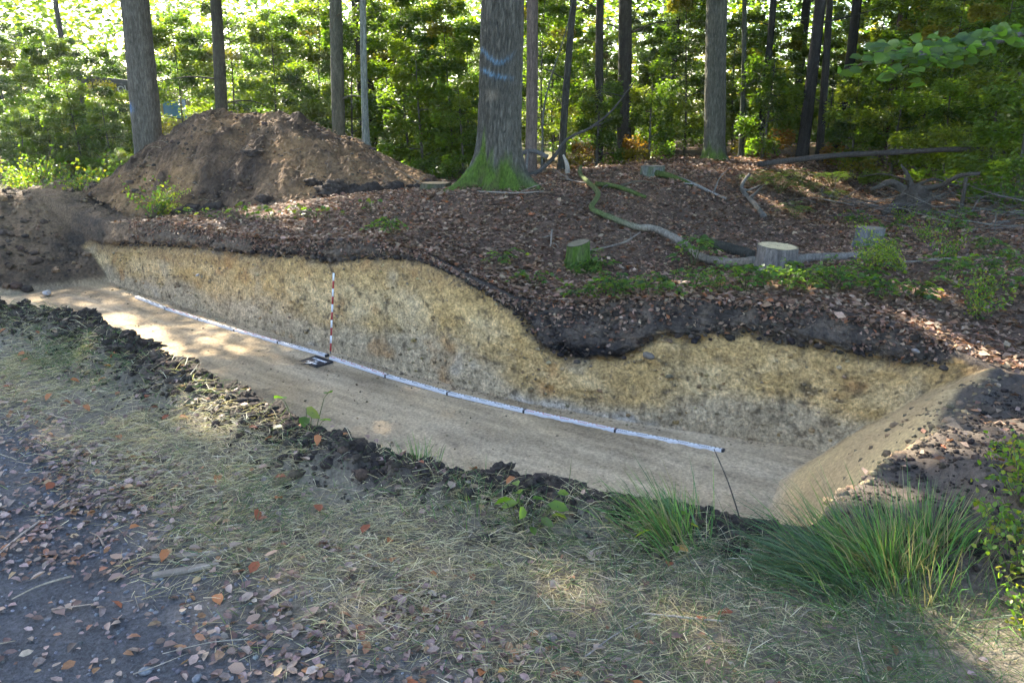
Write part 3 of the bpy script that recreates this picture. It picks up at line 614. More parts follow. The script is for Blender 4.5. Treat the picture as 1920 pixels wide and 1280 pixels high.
for (x, y, s_) in [(-5.9, 15.0, .22), (-5.5, 14.85, .16), (-6.2, 15.1, .15), (-3.4, 15.3, .24), (-3.0, 15.35, .2), (-2.7, 15.6, .17), (-3.8, 15.5, .14), (-4.6, 15.1, .13), (-5.1, 16.2, .16), (-2.3, 15.9, .18), (-1.9, 16., .14)]:
    V0, T0 = ico(4); k_ = x * 5
    q = V0 * (1 + .7 * fbm(V0[:, 0] * 1.4 + k_, V0[:, 1] * 1.4, V0[:, 2] * 1.4, 3) + .4 * fbm(V0[:, 0] * 5 + k_, V0[:, 1] * 5, V0[:, 2] * 5, 3))[:, None] * s_ * np.array([1.3, 1, .7])
    b = Bag(); b.add(q, T0, None, np.clip(C3(.045, .034, .027) * (1 + .6 * fbm(V0[:, 0] * 3 + k_, V0[:, 1] * 3, V0[:, 2] * 3, 3))[:, None], .008, 1))
    tag(obj('earth_clod', b, M['heap'], None, (x, y, float(surf(np.array(x), np.array(y))) + s_ * .15)), 'dark clod of turf at the foot of the spoil heap', 'clod', 'dark clods at the foot of the spoil heap')

# ------------------------------------------------------------------ clods and crumbs along the near lip, loose slope and right-hand soil
b = Bag(); n = 16000
u = np.concatenate([rng.uniform(.9, 8, n // 2), rng.uniform(2.5, 9, n // 4), rng.uniform(-.3, .8, n // 4)])
v = np.where(np.arange(len(u)) < n * 3 // 4, vl_(u) - np.abs(rng.normal(0, .17, len(u))) - .015, rng.uniform(3, 6.5, len(u)))
v = np.where((np.arange(len(u)) >= n * 3 // 4), np.minimum(v, 6.4), v)
ok = (np.arange(len(u)) < n * 3 // 4) | (u < .75 - .075 * (v - 2.8))
u, v = u[ok], v[ok]; z = G(u, v); x, y = uv2xy(u, v)
lumps(b, np.stack([x, y, z + .004], 1), np.clip(rng.lognormal(-4.75, .6, len(u)), .004, .04) * np.where(u < .9, .7, 1), pick(len(u), [(.035, .028, .023), (.025, .02, .018), (.06, .045, .033), (.045, .035, .028)]))
tag(obj('soil_crumbs', b, M['soil']), 'dark soil crumbs scattered along the near trench lip', 'soil', None, 'stuff')
CL = 'dark turf clod sitting on the near lip of the trench at left'
for (u, s, dv) in [(6.6, .15, .05), (6.25, .12, .1), (5.95, .16, .07), (5.6, .13, .12), (5.35, .14, .06), (5.05, .15, .08), (4.8, .11, .14), (4.55, .13, .06), (4.3, .12, .1), (4.0, .13, .06), (3.75, .11, .1), (3.5, .12, .05), (3.2, .09, .08), (2.9, .1, .05), (2.05, .09, .03), (1.75, .08, .06), (1.3, .07, .05), (1.1, .07, .1), (6.9, .17, .2), (7.4, .16, .15), (4.95, .1, .25), (5.8, .11, .3), (2.5, .08, .06)]:
    v = float(vl_(np.array(u))) - dv; x, y = uv2xy(u, v); z = float(G(np.array(u), np.array(v)))
    b = Bag(); V0, T0 = ico(4)
    q = V0 * (1 + .75 * fbm(V0[:, 0] * 1.4 + u * 9, V0[:, 1] * 1.4, V0[:, 2] * 1.4, 3) + .42 * fbm(V0[:, 0] * 5 + u * 9, V0[:, 1] * 5, V0[:, 2] * 5, 3))[:, None] * s * .52 * np.array([1.7, .85, .55])
    c = C3(.038, .03, .024) * (1 + .5 * fbm(V0[:, 0] * 3 + u, V0[:, 1] * 3, V0[:, 2] * 3, 3))[:, None]
    b.add(q, T0, None, np.clip(c, .006, 1)); o = obj('turf_clod', b, M['soil'], None, (x, y, z + s * .02), smooth=False); o.rotation_euler = (0, 0, u * 5)
    tag(o, CL if u > 3.3 else 'small dark soil clod on the near lip of the trench towards the right', 'clod', 'clods on the near trench lip')
b = Bag(); n = 2200; u = rng.uniform(14.2, 21, n); v = rng.uniform(3.4, 9., n); x, y = uv2xy(u, v); d_ = depth_(u, v) * (v < vb_(u)); ok = (d_ < .97) & ((v < vb_(u) - .02) | (v > vb_(u) + .7)); u, v, x, y, d_ = u[ok], v[ok], x[ok], y[ok], d_[ok]; n = len(u)
lumps(b, np.stack([x, y, lerp(G(u, v), ZF, d_) + .01], 1), np.clip(rng.lognormal(-3.7, .6, n), .008, .13), pick(n, [(.14, .095, .06), (.085, .06, .043), (.19, .13, .075), (.05, .038, .03)]))
tag(obj('loose_clods', b, M['heap'], smooth=False), 'brown clods strewn over the loose earth at the left end of the trench', 'soil', None, 'stuff')
# crumbs fallen on the trench floor and stones in the section face
b = Bag(); n = 2600; u = rng.uniform(2.1, 14, n); v = rng.uniform(3.2, 6.9, n); foot = rng.uniform(size=n) < .45; v = np.where(foot, vb_(u) - .03 - np.abs(rng.normal(0, .06, n)), np.minimum(v, vb_(u) - .03)); x, y = uv2xy(u, v)
lumps(b, np.stack([x, y, np.full(n, ZF + .004)], 1), np.clip(rng.lognormal(-5.1, .5, n), .003, .03), pick(n, [(.26, .19, .11), (.16, .12, .075), (.36, .28, .18)]))
n = 900; v = rng.uniform(3.2, 7., n); u = .8 - .075 * (v - 2.8) + np.abs(rng.normal(0, .35, n)) - .05; ok = u < 1.9; u, v = u[ok], v[ok]; n = len(u); x, y = uv2xy(u, v)
d_ = depth_(u, v); lumps(b, np.stack([x, y, lerp(G(u, v), ZF, d_)], 1), np.clip(rng.lognormal(-4.5, .55, n), .004, .045), pick(n, [(.26, .19, .11), (.16, .12, .075), (.09, .07, .05)]))
tag(obj('floor_crumbs', b, M['floor']), 'small crumbs of clay lying on the trench floor', 'soil', None, 'stuff')
b = Bag(); n = 900; u = rng.uniform(1.6, 14.3, n); bz = np.interp(u, _bnd[:, 0], _bnd[:, 1]); z = lerp(ZF + .05, bz - .02, rng.uniform(0, 1, n)); v = vb_(u) + .22 * (z - ZF) + .01; x, y = uv2xy(u, v)
lumps(b, np.stack([x, y, z], 1), np.clip(rng.lognormal(-4.3, .5, n), .005, .035), pick(n, [(.3, .2, .09), (.38, .28, .15), (.2, .14, .08), (.25, .19, .12)]))
tag(obj('section_gravel', b, M['wall']), 'small stones and lumps sticking out of the clay section', 'stones', None, 'stuff')
b = Bag(); n = 2600; u = rng.uniform(.9, 14., n); bz = np.interp(u, _bnd[:, 0], _bnd[:, 1]); zr = np.interp(u, _rim[:, 0], _rim[:, 1]); z = lerp(bz, zr, rng.uniform(0, 1.05, n)); v = vb_(u) + .22 * (bz - ZF) + .4 * np.maximum(z - bz, 0); x, y = uv2xy(u, v)
lumps(b, np.stack([x, y, z], 1), np.clip(rng.lognormal(-4.2, .5, n), .006, .05), pick(n, [(.035, .028, .022), (.055, .043, .033), (.025, .02, .018), (.085, .065, .05)]))
tag(obj('topsoil_crumbs', b, M['soil']), 'crumbs and lumps clinging to the dark topsoil band', 'soil', None, 'stuff')
# roots dangling in the topsoil band
b = Bag()
for k in range(520):
    u = rng.uniform(1., 13.5); zr = float(np.interp(u, _rim[:, 0], _rim[:, 1])); bz = float(np.interp(u, _bnd[:, 0], _bnd[:, 1]))
    z = rng.uniform(min(bz, zr - .05), zr); v = float(vb_(u)) + .22 * (bz - ZF) + .4 * max(z - bz, 0) - .01
    p = np.array([*uv2xy(u, v), z]); d = np.array([rng.normal(0, .1), -rng.uniform(.0, .06), -rng.uniform(.02, .14)])
    addtube(b, [p - d * .3 + [0, .05, 0], p + d * .5 + [rng.normal(0, .02), -.02, 0], p + d + [rng.normal(0, .04), 0, 0]], [.0028, .002, .0012], 4, cap=False, col=pick(1, [(.09, .07, .05), (.05, .04, .03), (.13, .10, .075)])[0])
tag(obj('hanging_roots', b, M['twig']), 'fine roots hanging out of the dark topsoil band', 'roots', None, 'stuff')
def place_stone(x, y, z, s, col, label, name='stone', grp=None, flat=.6):
    b = Bag(); V0, T0 = I2
    q = V0 * (1 + .3 * fbm(V0[:, 0] * 1.2 + x * 3, V0[:, 1] * 1.2 + y * 5, V0[:, 2] * 1.2, 2))[:, None] * s * np.array([1.2, .9, flat])
    b.add(q, T0, None, np.array(col)); o = obj(name, b, M['stone'], None, (x, y, z), smooth=False); o.rotation_euler = (rng.uniform(-.3, .3), rng.uniform(-.3, .3), rng.uniform(0, 6))
    return tag(o, label, 'stone', grp)

# ------------------------------------------------------------------ leaf litter
def scatter(n, ulo, uhi, vlo, vhi, pw=1.):
    u = rng.uniform(ulo, uhi, n); v = vlo + (vhi - vlo) * rng.uniform(0, 1, n) ** pw; return u, v
LCOL = [(.20, .118, .075), (.26, .17, .115), (.13, .072, .047), (.34, .24, .17), (.085, .055, .037), (.28, .11, .048)]
LP = [.28, .22, .2, .12, .14, .04]
b = Bag()
u, v = scatter(105000, -6, 14.5, 6.9, 26, 1.8)
vrm = vb_(u) + .22 * (np.interp(u, _bnd[:, 0], _bnd[:, 1]) - ZF) + .4 * np.maximum(rim_z(u) - np.interp(u, _bnd[:, 0], _bnd[:, 1]), 0) + .02
x, y = uv2xy(u, v); s = surf(x, y)
dens = np.where(u > 11.2, .35, 1.) * np.where((x < -1.6) & (y > 14.6) & (y < 20) & (s > Gxy(x, y) + .02), .03, 1.)
ok = (v > vrm - .04 + .06 * rng.normal(size=len(u))) & (rng.uniform(size=len(u)) < dens) & (np.abs(x / y) < .75)
u_, v_ = scatter(1500, -2.5, .75, 2.9, 7.2); q_ = (u_ < .8 - .075 * (v_ - 2.8)) & (rng.uniform(size=1500) < .25 + .75 * ss(4.5, 7, v_)); x_, y_ = uv2xy(u_[q_], v_[q_])
x, y, s, v = np.r_[x[ok], x_], np.r_[y[ok], y_], np.r_[s[ok], Gxy(x_, y_)], np.r_[v[ok], v_[q_]]; n = len(x); L = (.056 + .035 * ss(10, 22, v)) * rng.lognormal(0, .35, n).clip(.4, 2.)
nn = rng.normal(size=(n, 3)) * .42 + [0, 0, 1]
leaves(b, np.stack([x, y, s + .012 + rng.uniform(0, .025, n)], 1), rdir(n, -.25, .25), nn, L, L * .62, pick(n, LCOL, LP, .3) * (1 + .35 * fbm(x * 1.1, y * 1.1, 6., 3))[:, None], fold=.2, curl=rng.uniform(-.3, .3, n))
nb = 3800; ub = rng.uniform(.6, 13.8, nb); bz = np.interp(ub, _bnd[:, 0], _bnd[:, 1]); zr = rim_z(ub); q_ = rng.uniform(0, 1, nb) ** .45; zb_ = lerp(bz, zr, q_) + .01
vb2 = vb_(ub) + .22 * (bz - ZF) + .4 * np.maximum(zb_ - bz, 0) - .015 + rng.normal(0, .012, nb); xb, yb = uv2xy(ub, vb2)
leaves(b, np.stack([xb, yb, zb_ + .01], 1), rdir(nb, -.9, .2), rng.normal(size=(nb, 3)) * .5 + [-.35, -.5, .7], .055 * rng.uniform(.6, 1.3, nb), .034, pick(nb, LCOL, LP, .3), fold=.2, curl=rng.uniform(-.3, .3, nb))
tag(obj('leaf_litter', b, M['dryleaf']), 'brown beech leaf litter covering the bank and ditch', 'leaf litter', None, 'stuff')
# fallen leaves on track and verge: the crowd as stuff, the largest singly
b = Bag()
u1, v1 = scatter(8200, -.6, 9.5, .1, 1.85, .6); u2, v2 = scatter(1300, -.3, 8, 1.4, 2.6); u3, v3 = scatter(2600, 1.3, 8, 1., 1.8, 1)
u = np.concatenate([u1, u2, u3]); v = np.concatenate([v1, v2, v3]); x, y = uv2xy(u, v)
ok = (fbm(u * 1.5, v * 2.5, 6., 3) > -.15) | (rng.uniform(size=len(u)) < .3)
x, y, u, v = x[ok], y[ok], u[ok], v[ok]; n = len(x); L = rng.uniform(.014, .046, n)
PCOL = [(.21, .145, .125), (.28, .20, .175), (.13, .085, .07), (.33, .25, .20), (.26, .13, .07), (.36, .24, .13)]
leaves(b, np.stack([x, y, G(u, v) + .006 + rng.uniform(0, .012, n)], 1), rdir(n, -.15, .15), rng.normal(size=(n, 3)) * .3 + [0, 0, 1], L, L * rng.uniform(.5, .8, n), pick(n, PCOL, [.3, .22, .24, .1, .1, .04], .3), fold=.2, fine=True, curl=rng.uniform(-.3, .4, n))
tag(obj('small_leaf_litter', b, M['dryleaf']), 'faded pinkish-brown leaves strewn over the track edge', 'leaf litter', None, 'stuff')
LM = []
for k, c in enumerate([(.25, .165, .135), (.32, .21, .15), (.15, .09, .07), (.33, .13, .05), (.24, .075, .035), (.36, .27, .21), (.42, .25, .08)]):
    b = Bag(); leaves(b, [(0, 0, 0)], [(1, 0, 0)], [(0, 0, 1)], 1., .68, c, fold=[.22, .1, .3, .2, .16, .25, .2][k], fine=True, curl=[.2, -.15, .35, .3, .1, -.2, .2][k])
    # a stalk
    addtube(b, [(-.5, 0, 0), (-.62, .02, .03), (-.72, .05, .03)], [.014, .012, .01], 4, col=np.array(c) * .6)
    LM.append(mesh('fallen_leaf', b, M['dryleaf']))
KN = ['faded pinkish-brown', 'pale tan', 'dark brown', 'rust-orange', 'deep russet', 'pale buff', 'ochre-yellow']
lrng = np.random.default_rng(5)
for i in range(280):
    onp = i < 170
    u = lrng.uniform(.0, 5.5) if onp else lrng.uniform(.3, 6.5); v = lrng.uniform(.55, 1.7) if onp else lrng.uniform(1.35, 2.6)
    k = lrng.choice(7, p=[.3, .22, .2, .08, .04, .14, .02] if onp else [.12, .1, .15, .27, .24, .08, .04])
    x, y = uv2xy(u, v); s = lrng.uniform(.034, .066)
    o = bpy.data.objects.new('fallen_leaf', LM[k]); COL.objects.link(o)
    o.location = (x, y, float(G(np.array(u), np.array(v))) + .012 + (0 if onp else .02)); o.scale = (s,) * 3
    o.rotation_euler = (lrng.normal(0, .25), lrng.normal(0, .25), lrng.uniform(0, 6.28))
    tag(o, f'{KN[k]} fallen leaf on the ' + ('dark gravel track' if v < 1.4 else 'mown grass verge'), 'leaf', 'larger fallen leaves on track and verge')
# gravel of the track
b = Bag(); n = 5200; u, v = scatter(n, -.6, 6, -.2, 1.6, .7); x, y = uv2xy(u, v)
lumps(b, np.stack([x, y, G(u, v) + .001], 1), np.clip(rng.lognormal(-5.3, .45, n), .0025, .012), pick(n, [(.09, .092, .10), (.13, .133, .145), (.065, .065, .07), (.18, .18, .19)]), .6)
tag(obj('track_gravel', b, M['stone'], smooth=False), 'bluish grey gravel of the forest track', 'gravel', None, 'stuff')
for k in range(26):
    u = lrng.uniform(1.2, 2.9); v = lrng.uniform(.5, 1.0) if k < 18 else lrng.uniform(.5, 1.3); x, y = uv2xy(u, v)
    place_stone(x, y, float(G(np.array(u), np.array(v))) + .004, lrng.uniform(.009, .022), (.15, .155, .165), 'grey-blue pebble on the track at bottom left', 'pebble', 'larger pebbles on the track', .7)

# ------------------------------------------------------------------ grass of the verge
b = Bag()
u, v = scatter(125000, -1.6, 9.5, 1.15, 3.0, .9); vl2 = vl_(u)
m = fbm(u * 1.6, v * 1.6, 2., 3); pe2 = 1.36 + .32 * ss(1.5, 4.5, u) + .2 * fbm(u * .9, 2.2, 0, 3)
ok = (v > pe2 + .15 * rng.normal(size=len(u)) - .05) & (v < vl2 - .28 + .1 * rng.normal(size=len(u))) & ((m > -.25) | (rng.uniform(size=len(u)) < .35)); u, v, m = u[ok], v[ok], m[ok]
x, y = uv2xy(u, v); n = len(u)
DRY = [(.41, .34, .215), (.33, .28, .175), (.49, .41, .27), (.24, .20, .12), (.56, .50, .37)]
GRN = [(.075, .115, .04), (.055, .10, .045), (.11, .15, .05)]
g = rng.uniform(size=n) < np.clip(.0 + .45 * fbm(u * 1.1, v * 1.7, 9., 3) + .25 * ss(1.9, 2.5, v) + .3 * ss(2.2, .8, u) * ss(1.6, 2.2, v) + .35 * ss(1., .0, u), .03, .85)
c = np.where(g[:, None], pick(n, GRN), pick(n, DRY, [.3, .3, .14, .2, .06]))
d = rdir(n, -.02, .22); d[g] = rdir(g.sum(), .1, 1.2)
tuft = fbm(u * 5, v * 5, 4., 2) * .8
d[:, 0] += np.cos(tuft * 6) * .5; d[:, 1] += np.sin(tuft * 6) * .5
blades(b, np.stack([x, y, G(u, v) + rng.uniform(.0, .03, n) * (1 + m)], 1), d, rng.lognormal(-2.65, .42, n).clip(.025, .17) * np.where(g, 1.15, 1), rng.uniform(.0016, .0034, n), c, rng.uniform(.0, .35, n))
# thin grass on the lip and far left sunlit ground
u, v = scatter(2200, .8, 8, 2.3, 2.75); ok = v < vl_(u) - .12; u, v = u[ok], v[ok]; x, y = uv2xy(u, v); n = len(u)
blades(b, np.stack([x, y, G(u, v)], 1), rdir(n, .3, 1.4), rng.uniform(.06, .2, n), .003, pick(n, DRY + GRN), .5)
tag(obj('verge_grass', b, M['grass']), 'matted dry mown grass on the verge', 'grass', None, 'stuff')
b = Bag(); n = 16000; x = rng.uniform(-24, -8, n); y = rng.uniform(16, 34, n); ok = (x / y < -.5) & (surf(x, y) < Gxy(x, y) + .02) & (fbm(x * .8, y * .8, 2., 3) > -.25); x, y = x[ok], y[ok]; n = len(x)
blades(b, np.stack([x, y, Gxy(x, y)], 1), rdir(n, .6, 2.), rng.uniform(.12, .38, n), .012, pick(n, [(.10, .13, .035), (.14, .15, .05), (.30, .26, .14), (.07, .10, .03)]), .5)
tag(obj('clearing_grass', b, M['grass']), 'sunlit grass on the clearing at far left', 'grass', None, 'stuff')

# ------------------------------------------------------------------ survey gear on the trench floor
def P3(u, v, z): return np.array([*uv2xy(u, v), z])
def staff(nodes, label, reds):
    p0 = P3(*nodes[0], ZF); t = empty('levelling_staff', p0, label, 'measuring staff', 'levelling staffs laid end to end')
    for k in range(5):
        a, c = P3(*nodes[k], ZF + .018), P3(*nodes[k + 1], ZF + .018); d = c - a; L = np.linalg.norm(d); ang = math.atan2(d[1], d[0]); mid = (a + c) / 2 - p0
        b = Bag(); box(b, mid, (L - .012, .05, .03), (0, 0, ang), (.72, .72, .74)); o = obj('section', b, M['paint'], t, smooth=False)
        g = Bag(); col = (.45, .06, .05) if k in reds else (.03, .03, .035); nv = np.array([-math.sin(ang), math.cos(ang), 0]); dn = d / L
        for q in range(int(L / .02)):
            if (q // 5) % 2 == 0 or q % 2: box(g, mid + dn * (-L / 2 + .03 + q * .02) + nv * (.012 if (q // 5) % 2 else -.008) + [0, 0, .0165], (.010, .018, .002), (0, 0, ang), col)
        tag(obj('graduation', g, M['paint'], o, smooth=False), kind='stuff')
        j = Bag(); box(j, c - p0 + [0, 0, .001], (.022, .056, .034), (0, 0, ang), (.03, .03, .035)); obj('joint', j, M['metal'], t, smooth=False)
staff([(12.77, 6.62), (11.62, 6.48), (10.64, 6.42), (9.68, 6.38), (8.68, 6.36), (7.70, 6.35)], 'white levelling staff along the left half of the section wall', (1, 3))
staff([(7.60, 6.32), (6.52, 6.24), (5.55, 6.23), (4.56, 6.30), (3.54, 6.41), (2.51, 6.58)], 'white levelling staff right of the red-and-white pole', (0, 3))
base = np.array([-2.335, 9.82, ZF]); top = np.array([-2.28, 10.06, -.40]); dd = (top - base) / 10.4
t = empty('ranging_pole', base, 'red and white banded ranging pole leaning on the section wall', 'ranging pole')
for k in range(10):
    b = Bag(); addtube(b, [dd * (k + .4), dd * (k + 1.4)], [.0125, .0125], 12, col=(.38, .035, .03) if k % 2 == 0 else (.74, .74, .74)); obj('band', b, M['paint'], t)
b = Bag(); addtube(b, [dd * -.1, dd * .4], [.002, .011], 8, col=(.1, .1, .1)); obj('tip', b, M['metal'], t)
# the black photo board with white letters, a corner tucked under the staff
bo = np.array([-2.435, 9.475, ZF + .008]); ba = math.atan2(-.23, .25)
t = empty('photo_board', bo, 'small black board with white lettering lying at the foot of the pole', 'sign board', rz=ba); t.rotation_euler = (R(3), 0, ba)
b = Bag(); box(b, (0, 0, 0), (.36, .25, .012), col=(.012, .014, .022)); obj('panel', b, M['board'], t, smooth=False)
b = Bag()
for (c, s_) in (((0, .1245, .004), (.366, .006, .014)), ((0, -.1245, .004), (.366, .006, .014)), ((.18, 0, .004), (.006, .243, .014)), ((-.18, 0, .004), (.006, .243, .014))): box(b, c, s_, col=(.02, .022, .03))
obj('frame', b, M['board'], t, smooth=False)
wm = mat('white_letters', bump=0, var=.05, rough=.6)
def text(name, body, size, loc, parent, m, col, rot=(0, 0, 0), ext=.001):
    cu = bpy.data.curves.new(name, 'FONT'); cu.body = body; cu.size = size; cu.align_x = 'CENTER'; cu.align_y = 'CENTER'; cu.extrude = ext; cu.offset = size * .012
    tmp = bpy.data.objects.new(name, cu); COL.objects.link(tmp); bpy.context.view_layer.update()
    me = bpy.data.meshes.new_from_object(tmp.evaluated_get(bpy.context.evaluated_depsgraph_get())); bpy.data.objects.remove(tmp)
    a = me.color_attributes.new('Col', 'FLOAT_COLOR', 'POINT'); a.data.foreach_set('color', np.tile([*col, 1], len(me.vertices)).astype(np.float32))
    me.materials.clear(); me.materials.append(m); o = bpy.data.objects.new(name, me); COL.objects.link(o); o.location = loc; o.rotation_euler = rot; o.parent = parent; return o
for body, sz, y_ in (('NI 2003/0093', .05, .05), ('P 2', .055, -.005), ('N 13.001', .052, -.062)): text('lettering', body, sz, (0, y_, .0075), t, wm, (.8, .8, .82))
t = empty('north_arrow', (-2.56, 9.40, ZF + .012), 'tiny white triangular scale arrow beside the black board', 'arrow marker', rz=.5)
for c, f in (((.8, .8, .8), [(0, 0, 0), (.09, .01, 0), (.05, -.07, .012)]), ((.02, .02, .02), [(0, 0, 0), (.05, -.07, .012), (-.05, -.01, .0)])):
    b = Bag(); v = np.array(f + [(p[0], p[1], p[2] - .006) for p in f]); b.add(v, [(0, 1, 2), (5, 4, 3)], [(0, 3, 4, 1), (1, 4, 5, 2), (2, 5, 3, 0)], c); obj('half', b, M['paint'], t, smooth=False)

# ------------------------------------------------------------------ stumps
def stump(x, y, r, h, col, label, moss=0., cut=(.5, .36, .2), tilt=(0, 0), flare=.06, slab=False):
    z = float(surf(np.array(x), np.array(y))); n = 56; t = empty('tree_stump', (x, y, z - .02), label, 'stump')
    a = np.arange(n) / n * 2 * math.pi; zs = np.linspace(-.1, 1, 14); Z, A = np.meshgrid(zs, a, indexing='ij')
    rr = r * (1 + .10 * fbm(np.cos(A) * 1.5 + x, np.sin(A) * 1.5, 0, 2)) + flare * np.exp(-np.maximum(Z, -.05) * h / .1) * (1 + .6 * np.cos(A * 4 + x)) - .02 * r / .2 * np.clip(1 - np.abs(fbm(np.cos(A) * 9, np.sin(A) * 9, Z * h * 3, 2)) * 2.5, 0, 1)
    zt = h + tilt[0] * np.cos(A) * r + tilt[1] * np.sin(A) * r
    if slab: rr = np.where(np.abs(np.angle(np.exp(1j * (A - R(300))))) < .6, np.minimum(rr, r * .93 / np.cos(np.angle(np.exp(1j * (A - R(300)))))), rr)
    V = np.stack([np.cos(A) * rr, np.sin(A) * rr, Z * zt], -1)
    c = np.asarray(col) * (1 + .5 * fbm(np.cos(A) * 8, np.sin(A) * 8, Z * h * 5, 3))[..., None]
    if moss:
        k = np.clip((moss + .5 * fbm(np.cos(A) * 2 + 3, np.sin(A) * 2, Z * 2, 3)), 0, 1); c = c + (C3(.06, .105, .014) * (1 + .4 * fbm(np.cos(A) * 9, np.sin(A) * 9, Z * 9, 2))[..., None] - c) * k[..., None]
    i = np.arange(13)[:, None] * n; j = np.arange(n)[None]; j2 = (j + 1) % n
    b = Bag(); b.add(V.reshape(-1, 3), None, np.stack([i + j, i + j2, i + n + j2, i + n + j], -1).reshape(-1, 4), np.clip(c, .01, .9).reshape(-1, 3)); obj('bark', b, M['bark'], t)
    b = Bag(); top = V[-1]; rings = [top * [1, 1, 1]]; ce = top.mean(0); vs = []; cs = []
    for f in np.linspace(1, .04, 22):
        p = ce + (top - ce) * f; p[:, 2] += .003 + .004 * fbm(p[:, 0] * 30, p[:, 1] * 30, 0, 2); vs.append(p)
        cs.append(np.asarray(cut) * (1 + .16 * math.sin(f * 60) + .15 * fbm(p[:, 0] * 9, p[:, 1] * 9, 1., 3))[:, None] * (1. if f < .93 else .5))
    i = np.arange(21)[:, None] * n; b.add(np.concatenate(vs), None, np.stack([i + j, i + j2, i + n + j2, i + n + j], -1).reshape(-1, 4), np.clip(np.concatenate(cs), .01, .9)); obj('cut_face', b, M['wood'], t)
    return t
stump(3.18, 9.5, .235, .36, (.15, .13, .115), 'freshly cut stump with pale sunlit top beside the fallen log', slab=True, tilt=(-.06, .05), cut=(.52, .40, .23))
stump(5.07, 11.3, .2, .27, (.14, .135, .14), 'grey furrowed stump with mossy foot behind the cut stump', .12, (.2, .17, .13))
stump(.82, 9.9, .14, .33, (.10, .085, .06), 'small green mossy stump on the leaf-covered ditch slope', .85, (.14, .12, .08), (.25, .1))
stump(-1.35, 14.4, .26, .16, (.10, .085, .065), 'low flat-cut stump left of the mossy oak', .25, (.42, .29, .16))
stump(2.9, 16.8, .24, .22, (.15, .14, .14), 'old grey stump with moss between the two big oaks', .35, (.2, .17, .13))

# ------------------------------------------------------------------ fallen wood
def wood(name, label, pts, r0, r1, col, cat='branch', n=10, m=None, moss=None, group=None, twigs=0, rough=.12):
    pts = np.array(pts, float); o = pts[0].copy(); q = spline(pts - o, max(8, len(pts) * 5)); b = Bag()
    c = np.asarray(col) * (1 + .3 * fbm(q[:, 0] * 4, q[:, 1] * 4, q[:, 2] * 4, 2))[:, None]
    if moss is not None:
        k = np.clip((moss - np.linspace(0, 1, len(q))) * 4, 0, .85)[:, None]; c = c + (C3(.07, .10, .02) - c) * k
    q = q + np.stack([fbm(q[:, 0] * 2 + 3, q[:, 1] * 2, 0, 2), fbm(q[:, 0] * 2, q[:, 1] * 2 + 7, 0, 2), 0 * q[:, 0]], 1) * r0 * .5
    addtube(b, q, np.linspace(r0, r1, len(q)) * (1 + .1 * fbm(np.arange(len(q)) * .6, 1., 0, 2)), n, rough, col=np.clip(c, .01, .9))
    if twigs == 0: w_ = obj(name, b, M[m or 'bark'], None, o); return tag(w_, label, cat, group)
    t = empty(name, o, label, cat, group); obj('stem', b, M[m or 'bark'], t)
    for k in range(twigs):
        i = rng.integers(len(q) // 4, len(q) - 1); d = rdir(1, -.1, .8)[0] * rng.uniform(.25, .8); tb = Bag()
        addtube(tb, spline([q[i], q[i] + d * .5 + rng.normal(size=3) * .05, q[i] + d], 6), np.linspace(r1 * .7 + .003, .002, 6), 5, col=np.asarray(col)); obj('twig', tb, M['twig'], t)
    return t
def on(x, y, dz=0.): return (x, y, float(surf(np.array(x), np.array(y))) + dz)
wood('fallen_log', 'long crooked pale branch winding down the litter slope to the cut stump', [on(1.4, 16.6, .1), on(1.3, 15.5, .06), on(1.42, 13.4, .10), on(1.22, 12.4, .07), on(1.36, 12.06, .07), on(1.6, 11.84, .08), on(1.84, 11.69, .09), on(2.06, 11.74, .12), on(2.27, 11.6, .12), on(2.49, 11.2, .10), on(2.57, 10.7, .09), on(2.85, 10.3, .12), on(3.05, 9.95, .14)], .036, .06, (.20, .17, .135), 'log', 12, moss=.55)
wood('fallen_log', 'thinner pale log piece continuing right of the cut stump', [on(3.42, 9.8, .1), on(3.8, 10.2, .07), on(4.2, 10.24, .05), on(4.8, 10.27, .05)], .06, .05, (.19, .165, .14), 'log', 10)
wood('fallen_log', 'dark rotten log half buried left of the cut stump', [on(2.85, 12., .05), on(3.12, 11.72, .05), on(3.5, 11.45, .03)], .085, .08, (.045, .04, .03), 'log', 10, moss=.4)
wood('fallen_branch', 'forked grey branch with a raised end on the far ditch slope', [on(4.84, 16.58, .32), on(4.67, 16.5, .1), on(4.59, 15.98, .06), on(4.57, 15.16, .05), on(4.52, 14.4, .04)], .03, .055, (.13, .12, .105), twigs=2)
wood('fallen_branch', 'pale thin branch lying below the old mossy stump', [on(3.1, 16.9, .05), on(3.46, 15.95, .05), on(3.76, 15.41, .04), on(4., 15.1, .03)], .035, .02, (.22, .21, .19), twigs=2)
wood('fallen_branch', 'moss-covered root branch at the foot of the old grey stump', [on(2.95, 16.6, .08), on(3.2, 16.2, .06), on(3.5, 15.8, .03)], .07, .03, (.08, .07, .05), moss=1.3)
wood('fallen_branch', 'mossy broken branch beside the upper end of the crooked log', [on(1.5, 14.5, .06), on(1.85, 14.2, .06), on(2.3, 13.9, .04)], .05, .03, (.08, .07, .05), moss=1.3, twigs=3)
wood('leaning_sapling', 'dead bent sapling leaning up to the right behind the mossy oak', [(.28, 17.33, .22), (.59, 17.34, .33), (.92, 17.63, .62), (1.19, 18.03, .94), (1.8, 18.63, 1.2), (2.34, 19.26, 1.57), (2.91, 19.97, 2.22)], .05, .015, (.06, .055, .048), 'dead tree', twigs=4, m='twig')
wood('fallen_branch', 'short grey propped limb right behind the mossy oak', [(.1, 17.44, .66), (.45, 17.45, .73), (.75, 17.42, .6)], .045, .05, (.085, .08, .075), m='twig')
wood('fallen_branch', 'upright pale stick propping the short grey limb', [(.34, 17.3, .72), (.28, 17.2, .1)], .022, .026, (.12, .115, .105), m='twig')
